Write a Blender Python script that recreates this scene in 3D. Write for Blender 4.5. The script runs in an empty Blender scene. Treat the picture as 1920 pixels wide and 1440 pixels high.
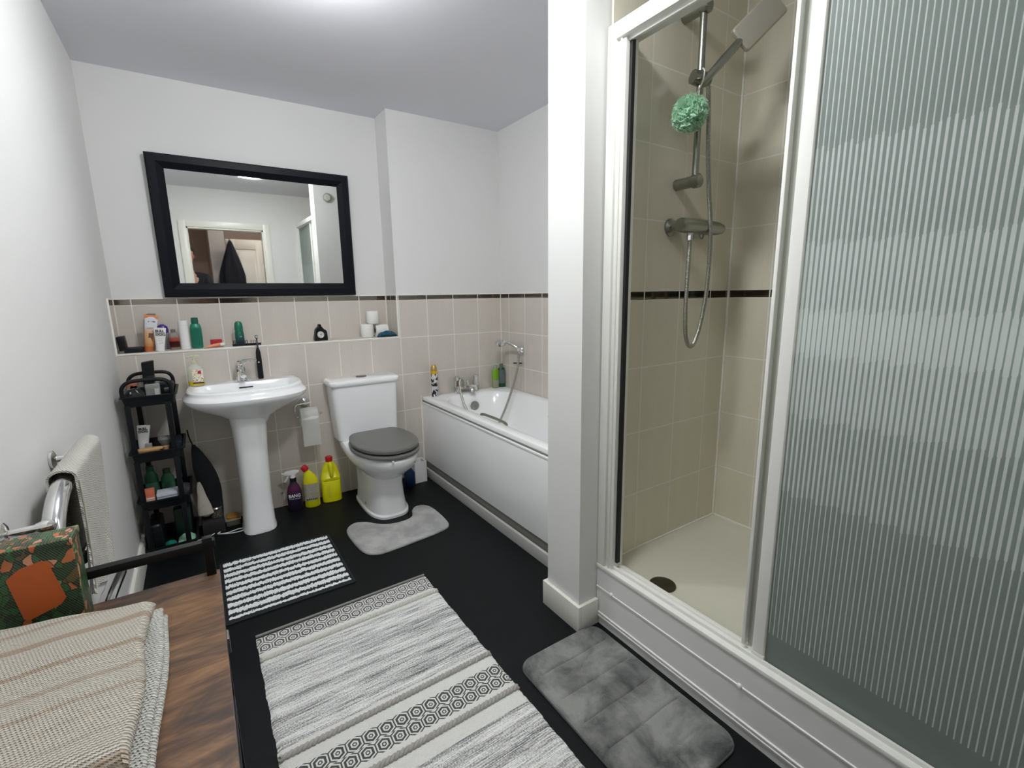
import bpy, bmesh, math, random
from mathutils import Vector, Matrix
random.seed(7)
PI = math.pi
S = bpy.context.scene
COL = S.collection

# ---------------------------------------------------------------- camera
CAM = (0.349, -3.0324, 1.2609)
YAW, PIT, ROL, FPX = -0.5881, -0.1894, -0.015, 879.43
fwd = Vector((-math.sin(YAW)*math.cos(PIT), math.cos(YAW)*math.cos(PIT), math.sin(PIT)))
rgt = Vector((math.cos(YAW), math.sin(YAW), 0)); up0 = rgt.cross(fwd)
r2 = math.cos(ROL)*rgt + math.sin(ROL)*up0
u2 = -math.sin(ROL)*rgt + math.cos(ROL)*up0
cd = bpy.data.cameras.new('camera'); cd.sensor_width = 36; cd.lens = FPX/1920*36
cd.clip_start = 0.01; cd.clip_end = 50
cam = bpy.data.objects.new('camera', cd); COL.objects.link(cam); S.camera = cam
cam.matrix_world = Matrix(((r2.x, u2.x, -fwd.x, CAM[0]), (r2.y, u2.y, -fwd.y, CAM[1]),
                           (r2.z, u2.z, -fwd.z, CAM[2]), (0, 0, 0, 1)))
# ---------------------------------------------------------------- world, view, lamp strengths
w = bpy.data.worlds.new('world'); S.world = w; w.use_nodes = True
w.node_tree.nodes['Background'].inputs[0].default_value = (.8, .85, .9, 1)
w.node_tree.nodes['Background'].inputs[1].default_value = 0.05
vs = S.view_settings
vs.view_transform = 'Standard'; vs.look = 'None'; vs.gamma = 1; vs.use_curve_mapping = False
vs.exposure = 1.1
LAMP = 116.0         # ceiling lamp diffuser, scaled down for the added fill lamp
HALL_LAMP = 14.0     # lamp in the hallway
S.cycles.max_bounces = 12; S.cycles.diffuse_bounces = 8; S.cycles.glossy_bounces = 5
S.cycles.transmission_bounces = 8; S.cycles.transparent_max_bounces = 12
S.cycles.use_denoising = True
S.cycles.caustics_reflective = False; S.cycles.caustics_refractive = False
S.cycles.sample_clamp_indirect = 6

# ---------------------------------------------------------------- material helpers
class NT:
    def __init__(s, name, rough=.5, metal=0., color=(.8, .8, .8), spec=.5):
        s.m = bpy.data.materials.new(name); s.m.use_nodes = True
        s.t = s.m.node_tree; s.b = s.t.nodes['Principled BSDF']
        s.out = s.t.nodes['Material Output']
        s.set('Base Color', color); s.set('Roughness', rough); s.set('Metallic', metal)
        s.set('Specular IOR Level', spec)
        s._obj = None; s._geo = None
    def lk(s, a, b): s.t.links.new(a, b)
    def set(s, k, v):
        i = s.b.inputs[k]
        if hasattr(v, 'is_linked') or hasattr(v, 'links'): s.lk(v, i)
        elif isinstance(v, (tuple, list)): i.default_value = (*v, 1) if len(v) == 3 else v
        else: i.default_value = v
    def node(s, ty, **kw):
        n = s.t.nodes.new(ty)
        for k, v in kw.items(): setattr(n, k, v)
        return n
    def inp(s, n, i, v):
        if hasattr(v, 'links'): s.lk(v, n.inputs[i])
        elif isinstance(v, (tuple, list)) and len(v) == 3 and n.inputs[i].type == 'RGBA': n.inputs[i].default_value = (*v, 1)
        else: n.inputs[i].default_value = v
    def pos(s, obj=True):
        if obj:
            if not s._obj: s._obj = s.node('ShaderNodeTexCoord').outputs['Object']
            return s._obj
        if not s._geo: s._geo = s.node('ShaderNodeNewGeometry').outputs['Position']
        return s._geo
    def xyz(s, v=None, obj=True):
        n = s.node('ShaderNodeSeparateXYZ'); s.lk(v or s.pos(obj), n.inputs[0]); return n.outputs
    def comb(s, x, y, z):
        n = s.node('ShaderNodeCombineXYZ')
        for i, v in enumerate((x, y, z)): s.inp(n, i, v)
        return n.outputs[0]
    def mt(s, op, a, b=0., c=0., clamp=False):
        n = s.node('ShaderNodeMath', operation=op, use_clamp=clamp)
        s.inp(n, 0, a); s.inp(n, 1, b)
        if op in ('SMOOTH_MIN', 'COMPARE', 'WRAP', 'MULTIPLY_ADD'): s.inp(n, 2, c)
        return n.outputs[0]
    def mul(s, v, k):
        n = s.node('ShaderNodeVectorMath', operation='MULTIPLY'); s.inp(n, 0, v); s.inp(n, 1, k); return n.outputs[0]
    def noise(s, v, scale, detail=2., rough=.5, dist=0.):
        n = s.node('ShaderNodeTexNoise'); s.inp(n, 'Vector', v); s.inp(n, 'Scale', scale)
        s.inp(n, 'Detail', detail); s.inp(n, 'Roughness', rough); s.inp(n, 'Distortion', dist)
        return n.outputs['Fac']
    def vor(s, v, scale, feat='F1', out='Distance'):
        n = s.node('ShaderNodeTexVoronoi', feature=feat); s.inp(n, 'Vector', v); s.inp(n, 'Scale', scale)
        return n.outputs[out]
    def mix(s, f, a, b):
        n = s.node('ShaderNodeMix', data_type='RGBA'); s.inp(n, 0, f)
        for i, v in ((6, a), (7, b)):
            if hasattr(v, 'links'): s.lk(v, n.inputs[i])
            else: n.inputs[i].default_value = (*v, 1)
        return n.outputs[2]
    def ramp(s, f, stops, const=False):
        n = s.node('ShaderNodeValToRGB'); s.lk(f, n.inputs[0]); e = n.color_ramp.elements
        if const: n.color_ramp.interpolation = 'CONSTANT'
        while len(e) < len(stops): e.new(.5)
        for k, (p, c) in enumerate(stops): e[k].position = p; e[k].color = (*c, 1)
        return n.outputs[0]
    def bump(s, h, strength=.3, dist=.01):
        n = s.node('ShaderNodeBump'); s.inp(n, 'Strength', strength); s.inp(n, 'Distance', dist); s.lk(h, n.inputs['Height'])
        s.lk(n.outputs[0], s.b.inputs['Normal'])
    def band(s, v, a, b):          # 1 where a < v < b
        return s.mt('MULTIPLY', s.mt('GREATER_THAN', v, a), s.mt('LESS_THAN', v, b))

def srgb(r, g, b):
    f = lambda c: (c/255/12.92) if c/255 <= .04045 else ((c/255+.055)/1.055)**2.4
    return (f(r), f(g), f(b))
_mc = {}
def M(name, color, rough=.5, metal=0., spec=.5, noise=0.):
    if name in _mc: return _mc[name]
    n = NT(name, rough, metal, color, spec)
    v = n.noise(n.pos(), 40., 3.)
    if noise:
        n.set('Base Color', n.mix(v, tuple(c*(1-noise) for c in color), tuple(min(1, c*(1+noise)) for c in color)))
    n.set('Roughness', n.mt('ADD', n.mt('MULTIPLY', v, .03), max(0.02, rough-.015)))
    _mc[name] = n.m; return n.m

# ---------------------------------------------------------------- mesh helpers
ROOT = {}
def tagit(o, label=None, cat=None, group=None, kind=None):
    for k, v in (('label', label), ('category', cat), ('group', group), ('kind', kind)):
        if v: o[k] = v
    return o
def finish(name, bm, mat, parent=None, world=True, smooth=True, ang=35, solid=None):
    bmesh.ops.recalc_face_normals(bm, faces=bm.faces)
    if parent is not None and world:
        rt = parent
        while rt.parent: rt = rt.parent
        bm.transform(ROOT[rt.name].inverted())
    if smooth:
        a = math.radians(ang)
        for f in bm.faces: f.smooth = True
        for e in bm.edges:
            if len(e.link_faces) == 2 and e.calc_face_angle(0) > a: e.smooth = False
    me = bpy.data.meshes.new(name); bm.to_mesh(me); bm.free()
    ms = mat if isinstance(mat, (list, tuple)) else [mat]
    for m in ms: me.materials.append(m)
    o = bpy.data.objects.new(name, me); COL.objects.link(o)
    if parent is not None: o.parent = parent
    else: ROOT[o.name] = Matrix()
    return o
def thing(name, label, cat, loc=(0, 0, 0), rotz=0., group=None):
    o = bpy.data.objects.new(name, None); COL.objects.link(o); o.empty_display_size = .05
    o.location = loc; o.rotation_euler = (0, 0, rotz)
    ROOT[o.name] = Matrix.Translation(loc) @ Matrix.Rotation(rotz, 4, 'Z')
    return tagit(o, label, cat, group)
def one(name, bm, mat, label, cat, group=None, **kw):
    """a thing that is one mesh; origin at the centre of its foot"""
    co = [v.co.copy() for v in bm.verts]
    c = Vector(((min(p.x for p in co)+max(p.x for p in co))/2, (min(p.y for p in co)+max(p.y for p in co))/2, min(p.z for p in co)))
    bm.transform(Matrix.Translation(-c))
    o = finish(name, bm, mat, None, **kw); o.location = c
    return tagit(o, label, cat, group)
def struct(name, bm, mat, **kw):
    o = finish(name, bm, mat, None, **kw); o['kind'] = 'structure'; return o
def NB(): return bmesh.new()
def bx(x0, x1, y0, y1, z0, z1, bev=0., bm=None, seg=2, rot=None, piv=None):
    b = bmesh.new()
    vs_ = [b.verts.new((x, y, z)) for x in (x0, x1) for y in (y0, y1) for z in (z0, z1)]
    for f in ((0, 1, 3, 2), (4, 6, 7, 5), (0, 4, 5, 1), (2, 3, 7, 6), (0, 2, 6, 4), (1, 5, 7, 3)):
        b.faces.new([vs_[i] for i in f])
    bmesh.ops.recalc_face_normals(b, faces=b.faces)
    if bev: bmesh.ops.bevel(b, geom=b.edges[:], offset=bev, segments=seg, affect='EDGES', profile=.6)
    if rot is not None:
        p = Vector(piv or ((x0+x1)/2, (y0+y1)/2, (z0+z1)/2))
        b.transform(Matrix.Translation(p) @ rot @ Matrix.Translation(-p))
    return join(bm, b)
def join(bm, b):
    if bm is None: return b
    me = bpy.data.meshes.new('tmp'); b.to_mesh(me); b.free(); bm.from_mesh(me); bpy.data.meshes.remove(me)
    return bm
def loft(rings, bm=None, c0=True, c1=True, closed=True):
    b = bmesh.new(); R = [[b.verts.new(p) for p in r] for r in rings]
    n = len(rings[0])
    for i in range(len(R)-1):
        for j in range(n if closed else n-1):
            k = (j+1) % n
            try: b.faces.new((R[i][j], R[i][k], R[i+1][k], R[i+1][j]))
            except ValueError: pass
    if c0 and closed: b.faces.new(R[0][::-1])
    if c1 and closed: b.faces.new(R[-1])
    return join(bm, b)
def circ(c, r, n=24, ax='z', sx=1., sy=1.):
    o = []
    for k in range(n):
        a = 2*PI*k/n; u, v = r*sx*math.cos(a), r*sy*math.sin(a)
        o.append({'z': (c[0]+u, c[1]+v, c[2]), 'y': (c[0]+u, c[1], c[2]+v), 'x': (c[0], c[1]+u, c[2]+v)}[ax])
    return o
def lathe(prof, c=(0, 0, 0), n=28, ax='z', sx=1., sy=1., bm=None, rot=None):
    rings = []
    for r, h in prof:
        r = max(r, .0002)
        cc = {'z': (0, 0, h), 'y': (0, h, 0), 'x': (h, 0, 0)}[ax]
        rings.append(circ(cc, r, n, ax, sx, sy))
    b = loft(rings)
    if rot is not None: b.transform(rot)
    b.transform(Matrix.Translation(c))
    return join(bm, b)
def smoothpts(P, k=6, closed=False):
    P = [Vector(p) for p in P]; n = len(P); out = []
    rng = range(n if closed else n-1)
    for i in rng:
        g = (lambda j: P[j % n]) if closed else (lambda j: P[max(0, min(n-1, j))])
        a, b_, c, d = g(i-1), g(i), g(i+1), g(i+2)
        for s in range(k):
            t = s/k
            out.append(.5*((2*b_)+(c-a)*t+(2*a-5*b_+4*c-d)*t*t+(3*b_-a-3*c+d)*t**3))
    if not closed: out.append(P[-1])
    return out
def tube(P, r, n=10, bm=None, closed=False, flat=1.):
    P = [Vector(p) for p in P]; m = len(P)
    R = r if isinstance(r, (list, tuple)) else [r]*m
    rings = []; prev = None
    for i in range(m):
        if closed: t = P[(i+1) % m]-P[i-1]
        else: t = P[min(i+1, m-1)]-P[max(i-1, 0)]
        t = t.normalized() if t.length > 1e-9 else Vector((0, 0, 1))
        if prev is None:
            a = Vector((0, 0, 1)) if abs(t.z) < .9 else Vector((1, 0, 0))
            u = t.cross(a).normalized()
        else:
            u = (prev-t*prev.dot(t)).normalized()
        prev = u; v = t.cross(u)
        rings.append([P[i]+R[i]*(math.cos(2*PI*k/n)*u+flat*math.sin(2*PI*k/n)*v) for k in range(n)])
    if closed: rings.append(rings[0])
    b = loft(rings, c0=not closed, c1=not closed)
    if closed: bmesh.ops.remove_doubles(b, verts=b.verts, dist=1e-6)
    return join(bm, b)
def rrect(cx, cy, z, hx, hy, r, n=8):
    """rounded rectangle ring, 4*(n+1) points"""
    o = []
    for q, (sx, sy) in enumerate(((1, 1), (-1, 1), (-1, -1), (1, -1))):
        for k in range(n+1):
            a = PI/2*q+PI/2*k/n
            o.append((cx+sx*(hx-r)+r*math.cos(a), cy+sy*(hy-r)+r*math.sin(a), z))
    return o
def dshape(cx, back, hw, front, z, n=36, ex=2.4, flatb=.75):
    """plan outline flat at the back (y=back) and rounded at the front (y=front, negative)"""
    o = []; my = back+(front-back)*.42
    for k in range(n):
        a = 2*PI*k/n; c, s_ = math.cos(a), math.sin(a)
        if s_ < 0:
            x = hw*math.copysign(abs(c)**(2/ex), c); y = my+(my-front)*-1*abs(s_)**(2/ex)
        else:
            e2 = 7.
            x = hw*math.copysign(abs(c)**(2/e2), c); y = my+(back-my)*abs(s_)**(2/e2)
            x *= 1-(1-flatb)*((y-my)/(back-my+1e-9))**1.5
        o.append((cx+x, y, z))
    return o
def prism(pts, axis, a, b_, bm=None, bev=0.):
    """polygon pts (2D) extruded along axis from a to b"""
    f = {'x': lambda p, q: (q, p[0], p[1]), 'y': lambda p, q: (p[0], q, p[1]), 'z': lambda p, q: (p[0], p[1], q)}[axis]
    b = loft([[f(p, a) for p in pts], [f(p, b_) for p in pts]])
    if bev:
        bmesh.ops.recalc_face_normals(b, faces=b.faces)
        ed = [e for e in b.edges if len(e.link_faces) == 2 and e.calc_face_angle(0) > .7]
        bmesh.ops.bevel(b, geom=ed, offset=bev, segments=2, affect='EDGES')
    return join(bm, b)
def text(txt, size, loc, parent, mat, rz=0., rx=PI/2, ry=0., name='lettering', ext=.0003, spacing=1., align='CENTER', bold=0., line=1., sx=1., world=False):
    cu = bpy.data.curves.new('t', 'FONT'); cu.body = txt; cu.size = size; cu.align_x = align
    cu.extrude = ext; cu.space_character = spacing; cu.offset = bold; cu.space_line = line; cu.resolution_u = 3
    to = bpy.data.objects.new('t', cu)
    me = bpy.data.meshes.new_from_object(to)
    bpy.data.objects.remove(to); bpy.data.curves.remove(cu)
    for ch in parent.children:
        if ch.name.split('.')[0] in ('body', 'can', 'label') and ch.type == 'MESH': parent = ch; break
    bm = bmesh.new(); bm.from_mesh(me); bpy.data.meshes.remove(me)
    bm.transform(Matrix.Translation(loc) @ Matrix.Rotation(rz, 4, 'Z') @ Matrix.Rotation(rx, 4, 'X') @ Matrix.Rotation(ry, 4, 'Z') @ Matrix.Diagonal((sx, 1, 1, 1)))
    return finish(name, bm, mat, parent, smooth=False, world=world)
def Rz(a): return Matrix.Rotation(a, 4, 'Z')
def Rx(a): return Matrix.Rotation(a, 4, 'X')
def Ry(a): return Matrix.Rotation(a, 4, 'Y')

# ---------------------------------------------------------------- shared materials
def paint(name, c, bs=.03):
    n = NT(name, .6, 0, c, .3); v = n.noise(n.pos(), 260., 2.)
    n.bump(v, bs, .002); n.set('Roughness', n.mt('ADD', n.mt('MULTIPLY', v, .1), .5)); return n.m
m_wall = paint('white_wall_paint', srgb(224, 224, 222))
m_ceil = paint('ceiling_paint', srgb(222, 222, 228))
m_hall = paint('pink_hall_paint', srgb(206, 190, 180))
m_trim = M('gloss_white_trim', srgb(232, 231, 222), .3)
m_pvc = M('white_enclosure_frame', srgb(232, 232, 227), .5, spec=.3)
m_panel = M('white_shower_panel', srgb(230, 229, 228), .4, spec=.4)
m_cer = M('white_ceramic', srgb(246, 247, 248), .12)
m_acr = M('white_acrylic', srgb(246, 247, 247), .15)
m_chrome = M('chrome', (.78, .78, .78), .08, 1.)
m_dchrome = M('dark_chrome', (.33, .34, .30), .28, 1.)  # darker and rougher than the plain chrome
m_black = M('black_plastic', (.005, .006, .008), .4, spec=.3)
m_blackm = M('black_metal', (.007, .0075, .008), .5, spec=.25)
m_paper = M('tissue_paper', srgb(238, 238, 234), .9, noise=.04)
m_white = M('white_plastic', srgb(232, 232, 230), .35)
m_ink = M('black_ink', (.015, .015, .015), .5)
m_seam = M('white_sealant', srgb(238, 236, 228), .4)

ZS, ZT = 1.2335, 1.2629
def tiles(name, ax, u0, base, painted=False, zoff=ZS, darkstrip=False):
    n = NT(name, .3)
    p = n.xyz(obj=False); u = p[{'x': 0, 'y': 1}[ax]]; z = p[2]
    g = .0047
    fu = n.mt('MULTIPLY', n.mt('FRACT', n.mt('DIVIDE', n.mt('SUBTRACT', u, u0-5*.2002), .2002)), .2002)
    gu = n.mt('MAXIMUM', n.mt('LESS_THAN', fu, g/2), n.mt('GREATER_THAN', fu, .2002-g/2))
    lowz = n.mt('MULTIPLY', n.mt('FRACT', n.mt('DIVIDE', n.mt('ADD', n.mt('SUBTRACT', z, ZS), 2.5), .25)), .25)
    upz = n.mt('MULTIPLY', n.mt('FRACT', n.mt('DIVIDE', n.mt('ADD', n.mt('SUBTRACT', z, ZT), 2.5), .25)), .25)
    isup = n.mt('GREATER_THAN', z, ZT-.001)
    fz = n.mt('ADD', n.mt('MULTIPLY', isup, upz), n.mt('MULTIPLY', n.mt('SUBTRACT', 1., isup), lowz))
    gz = n.mt('MAXIMUM', n.mt('LESS_THAN', fz, g/2), n.mt('GREATER_THAN', fz, .25-g/2))
    strip = n.band(z, ZS, ZT)
    nstrip = n.mt('SUBTRACT', 1., strip)
    gz = n.mt('MULTIPLY', gz, nstrip)
    grout = n.mt('MAXIMUM', gu, gz)
    sv = n.comb(n.mt('MULTIPLY', u, 420.), n.mt('MULTIPLY', z, 9.), 0.)
    st = n.noise(sv, 1., 3., .6)
    wv = n.comb(n.mt('MULTIPLY', u, 16.), n.mt('MULTIPLY', z, .8), 0.)
    st2 = n.noise(wv, 1., 2.)
    f = n.mt('ADD', n.mt('MULTIPLY', st, .6), n.mt('MULTIPLY', st2, .4))
    tc = n.mix(f, tuple(c*.86 for c in base), tuple(min(1, c*1.14) for c in base))
    tc = n.mix(strip, tc, (.30, .27, .245) if not darkstrip else (.16, .14, .11))
    col = n.mix(grout, tc, srgb(234, 232, 225))
    n.set('Base Color', col)
    n.set('Metallic', n.mt('MULTIPLY', strip, n.mt('SUBTRACT', 1., grout)))
    rr = n.mt('ADD', n.mt('MULTIPLY', nstrip, .2), .08)
    n.set('Roughness', n.mt('ADD', rr, n.mt('MULTIPLY', grout, .4)))
    h = n.mt('ADD', n.mt('MULTIPLY', n.mt('SUBTRACT', 1., grout), 1.), n.mt('MULTIPLY', st, .12))
    n.bump(h, .35, .0015)
    return n.m
TB = srgb(206, 199, 190)
t_back = tiles('back_wall_tiles', 'x', .076, TB)
t_ret = tiles('niche_return_tiles', 'y', .1, TB)
t_right = tiles('right_wall_tiles', 'y', -.1147, TB)
TS = srgb(218, 213, 195)
t_mix = tiles('shower_mixer_wall_tiles', 'x', 2.118, TS, darkstrip=True)
t_shr = tiles('shower_side_wall_tiles', 'y', -2.033, TS, darkstrip=True)

def floor_mat():
    n = NT('black_vinyl_floor', .38, 0, (.006, .007, .008), .18)
    v = n.noise(n.pos(), 160., 3.); v2 = n.noise(n.pos(), 5., 3.)
    n.set('Base Color', n.mix(v2, (.003, .004, .005), (.007, .009, .009)))
    n.set('Roughness', n.mt('ADD', n.mt('MULTIPLY', v2, .2), .4)); n.bump(v, .12, .002); return n.m
m_floor = floor_mat()

# ---------------------------------------------------------------- room shell
H = 2.39
struct('floor', bx(-.12, 2.45, -5.2, .32, -.1, 0), m_floor, smooth=False)
struct('ceiling', bx(-.12, 2.45, -5.2, .32, H, H+.1), m_ceil, smooth=False)
struct('wall_left', bx(-.12, 0, -3.27, .32, 0, H), m_wall, smooth=False)
struct('wall_back', bx(0, 1.465, .2, .32, 0, H), m_wall, smooth=False)
struct('wall_back_pier', bx(1.465, 2.28, 0, .32, 0, H), m_wall, smooth=False)
struct('wall_back_boxing', bx(0, 1.465, .004, .2, 0, .985), m_wall, smooth=False)
struct('wall_right', bx(2.28, 2.45, -3.27, .32, 0, H), m_wall, smooth=False)
# tiled claddings
b = bx(0, 1.465, -.003, .004, 0, .9885); struct('wall_back_tiles', b, t_back, smooth=False)
b = bx(1.465, 2.28, -.003, 0, 0, ZT); struct('wall_pier_tiles', b, t_back, smooth=False)
struct('wall_niche_tiles', bx(0, 1.465, .196, .2, .985, ZT), t_back, smooth=False)
b = bx(0, .003, 0, .2, .985, ZT); b = bx(1.462, 1.465, 0, .2, .985, ZT, bm=b)
struct('wall_niche_returns', b, t_ret, smooth=False)
struct('wall_right_tiles', bx(2.277, 2.28, -1.647, -.003, .5, ZT), t_right, smooth=False)
# ledge top and white edge trims
b = bx(0, 1.465, -.004, .196, .985, .9937)
struct('trim_ledge', b, M('ledge_tile', srgb(214, 208, 200), .25, noise=.03), smooth=False)
b = bx(0, 1.472, -.007, -.001, .9855, .9945, .001)
b = bx(1.461, 1.4705, -.007, 0, .99, ZT+.006, .001, bm=b)
b = bx(0, .008, -.004, .002, .99, ZT+.006, .001, bm=b)
b = bx(1.4705, 2.28, -.007, 0, ZT, ZT+.006, bm=b)
b = bx(0, 1.465, .192, .2, ZT, ZT+.006, bm=b)
b = bx(0, .006, 0, .2, ZT, ZT+.006, bm=b); b = bx(1.459, 1.465, 0, .2, ZT, ZT+.006, bm=b)
b = bx(2.272, 2.28, -1.647, 0, ZT, ZT+.006, bm=b)
b = bx(2.2735, 2.28, -.0065, 0, .56, ZT, bm=b)
b = bx(0, .006, .190, .2, .993, ZT, bm=b); b = bx(1.457, 1.463, .190, .2, .993, ZT, bm=b)
b = bx(1.597, 1.604, -.006, -.002, .1, .575, bm=b)
struct('trim_tile_edges', b, m_seam, smooth=False)

# partition between bath and shower (its free end leans a few millimetres)
b = NB()
xt = 1.411
vs_ = [(1.4264, -1.8496, 0), (2.28, -1.8496, 0), (2.28, -1.6607, 0), (1.4264, -1.6607, 0)]
vt_ = [(xt+.022, -1.838, H), (2.28, -1.8496, H), (2.28, -1.655, H), (xt+.022, -1.655, H)]
struct('wall_partition', loft([vs_, vt_], b), m_wall, smooth=False)
b = bx(1.4114, 1.4264, -1.8644, -1.6455, 0, .104, .002)
b = bx(1.4264, 1.513, -1.8644, -1.8496, 0, .104, .002, bm=b)
b = bx(1.4264, 1.598, -1.6607, -1.6455, 0, .104, .002, bm=b)
struct('baseboard_partition', b, m_trim)
struct('baseboard_left', prism([(0, 0), (.018, 0), (.018, .088), (.012, .1), (0, .1)], 'y', -3.15, -.003), m_trim)
# shower alcove claddings
struct('wall_shower_mixer_tiles', bx(1.53, 2.245, -1.8576, -1.8496, .0, H), t_mix, smooth=False)
struct('wall_shower_side', bx(2.245, 2.28, -3.15, -1.8496, 0, H), t_shr, smooth=False)
b = bx(2.238, 2.245, -1.8646, -1.8576, .243, H)
b = bx(1.56, 2.245, -1.8626, -1.8576, .243, .249, bm=b); b = bx(2.240, 2.245, -3.1, -1.8576, .243, .249, bm=b)
struct('trim_shower_sealant', b, m_seam, smooth=False)

# front wall with doorway to the hall
DX0, DX1, DZ, YF = .377, 1.149, 1.973, -3.15
b = bx(-.12, DX0, YF-.12, YF, 0, H); b = bx(DX1, 2.45, YF-.12, YF, 0, H, bm=b); b = bx(DX0, DX1, YF-.12, YF, DZ, H, bm=b)
struct('wall_front', b, m_wall, smooth=False)
b = NB()
for (y0, y1) in ((YF-.002, YF+.018), (YF-.138, YF-.118)):
    bx(DX0-.065, DX0+.004, y0, y1, 0, DZ+.065, .004, bm=b); bx(DX1-.004, DX1+.065, y0, y1, 0, DZ+.065, .004, bm=b)
    bx(DX0+.004, DX1-.004, y0, y1, DZ-.004, DZ+.065, .004, bm=b)
bx(DX0-.001, DX0+.02, YF-.122, YF+.002, 0, DZ, bm=b); bx(DX1-.02, DX1+.001, YF-.122, YF+.002, 0, DZ, bm=b)
bx(DX0, DX1, YF-.122, YF+.002, DZ-.02, DZ+.001, bm=b)
struct('trim_door_frame', b, m_trim)
# hallway beyond
struct('wall_hall_back', bx(-.12, 2.45, -4.9, -4.8, 0, H), m_hall, smooth=False)
struct('wall_hall_left', bx(-.12, 0, -4.8, YF-.12, 0, H), m_hall, smooth=False)
struct('wall_hall_right', bx(1.75, 1.85, -4.8, YF-.12, 0, H), m_hall, smooth=False)
struct('wall_hall_pier', bx(.62, .80, -4.8, -4.25, 0, H), m_wall, smooth=False)
# hall door leaf, standing open
dr = thing('door_1', None, None, (.80, -4.06, 0), 0.02); dr['kind'] = 'structure'
def leaf():
    b = NB()
    X = [0, .1, .37, .45, .66, .76]
    bx(0, .76, -.02, .012, .01, 1.925, .002, bm=b)
    for x0, x1 in ((0, .10), (.34, .42), (.66, .76)): bx(x0, x1, .012, .021, .01, 1.925, .002, bm=b)
    for z0, z1 in ((.01, .2), (.85, 1.0), (1.80, 1.925)): bx(.1, .66, .012, .0205, z0, z1, .002, bm=b)
    for x0, x1 in ((.13, .31), (.45, .63)):
        for z0, z1 in ((.24, .81), (1.04, 1.76)): bx(x0, x1, .012, .018, z0, z1, .004, bm=b)
    return b
finish('door_leaf', leaf(), m_trim, dr, world=False)
hk = lathe([(.012, 0), (.012, .004), (.004, .006), (.004, .03), (.008, .034), (.002, .038)], (.05, .02, 1.86), 10, 'y')
finish('coat_hook', hk, m_chrome, dr, world=False)
def hoodie():
    rings = []; rnd = random.Random(3)
    for k in range(18):
        t = k/17; z = 1.90-.95*t
        hw = .012+.115*min(1, t*2.2)**.8+.02*t; c = .845-.03*t
        r = []
        for j in range(40):
            a = 2*PI*j/40
            fl = 1+.12*math.sin(6*a+3*t)*min(1, t*4)
            r.append((c+hw*fl*math.cos(a), -3.995+(.018+.04*min(1, t*3))*fl*math.sin(a), z+.01*math.sin(a*3)))
        rings.append(r)
    return loft(rings)
hd = thing('hooded_top', 'navy hooded top hanging on the hallway door, seen in the mirror', 'clothing', (.845, -3.99, .95))
m_navy = M('navy_jersey', srgb(22, 26, 36), .9, noise=.3)
finish('garment', hoodie(), m_navy, hd)
finish('hanging_loop', tube(smoothpts([(.845, -3.99, 1.89), (.84, -4.005, 1.93), (.85, -4.02, 1.895), (.848, -3.99, 1.89)], 4), .003, 6), m_black, hd)
hl = lathe([(.001, 0), (.11, 0), (.12, -.02), (.1, -.05), (.001, -.065)], (1.2, -3.6, H), 24)
mhl = NT('hall_lamp_glow', .5); mhl.set('Emission Color', (1, .90, .84)); mhl.set('Emission Strength', HALL_LAMP)
one('hall_ceiling_light', hl, mhl.m, 'round ceiling light out in the hallway', 'lamp')

# ceiling lamp of the bathroom; unseen flat lamp added to lift shower and floor
for LX, LY, ks, tx in ((.775, -1.26, 1., 'round ceiling light above the middle of the floor, nearer the mirror'), (.95, -2.06, .34, 'unseen flat round fill light added on the ceiling nearer the door')):
    ml = NT('lamp_glow', .5); ml.set('Emission Color', (.965, .985, 1)); ml.set('Emission Strength', LAMP*ks)
    cl = thing('ceiling_light', tx, 'lamp', (LX, LY, H), 0, 'bathroom ceiling lights')
    if ks < 1:
        finish('base_plate', lathe([(.001, 0), (.15, 0), (.152, -.012), (.135, -.014)], (LX, LY, H), 40), m_white, cl)
        finish('diffuser', lathe([(.135, -.012), (.13, -.024), (.10, -.030), (.001, -.032)], (LX, LY, H), 40), ml.m, cl)
        continue
    finish('base_plate', lathe([(.001, 0), (.05, 0), (.05, -.016), (.02, -.022), (.018, -.040)], (LX, LY, H), 32), m_white, cl)
    finish('diffuser', lathe([(.018, -.036), (.034, -.044), (.047, -.060), (.052, -.080), (.047, -.103), (.030, -.122), (.001, -.130)], (LX, LY, H), 32), ml.m, cl)
# round vent on the bath side of the partition (seen in the mirror)
vt = thing('round_vent', 'small round grey vent high on the partition, seen in the mirror', 'vent', (1.555, -1.655, 2.165))
finish('rim', lathe([(.001, 0), (.042, 0), (.042, .012), (.034, .018), (.001, .018)], (1.555, -1.655, 2.165), 28, 'y'), M('grey_vent_plastic', srgb(150, 150, 142), .5), vt)
finish('grille', lathe([(.001, .018), (.03, .018), (.026, .022), (.001, .022)], (1.555, -1.655, 2.165), 28, 'y'), M('pale_vent_plastic', srgb(196, 196, 188), .5), vt)

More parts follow.
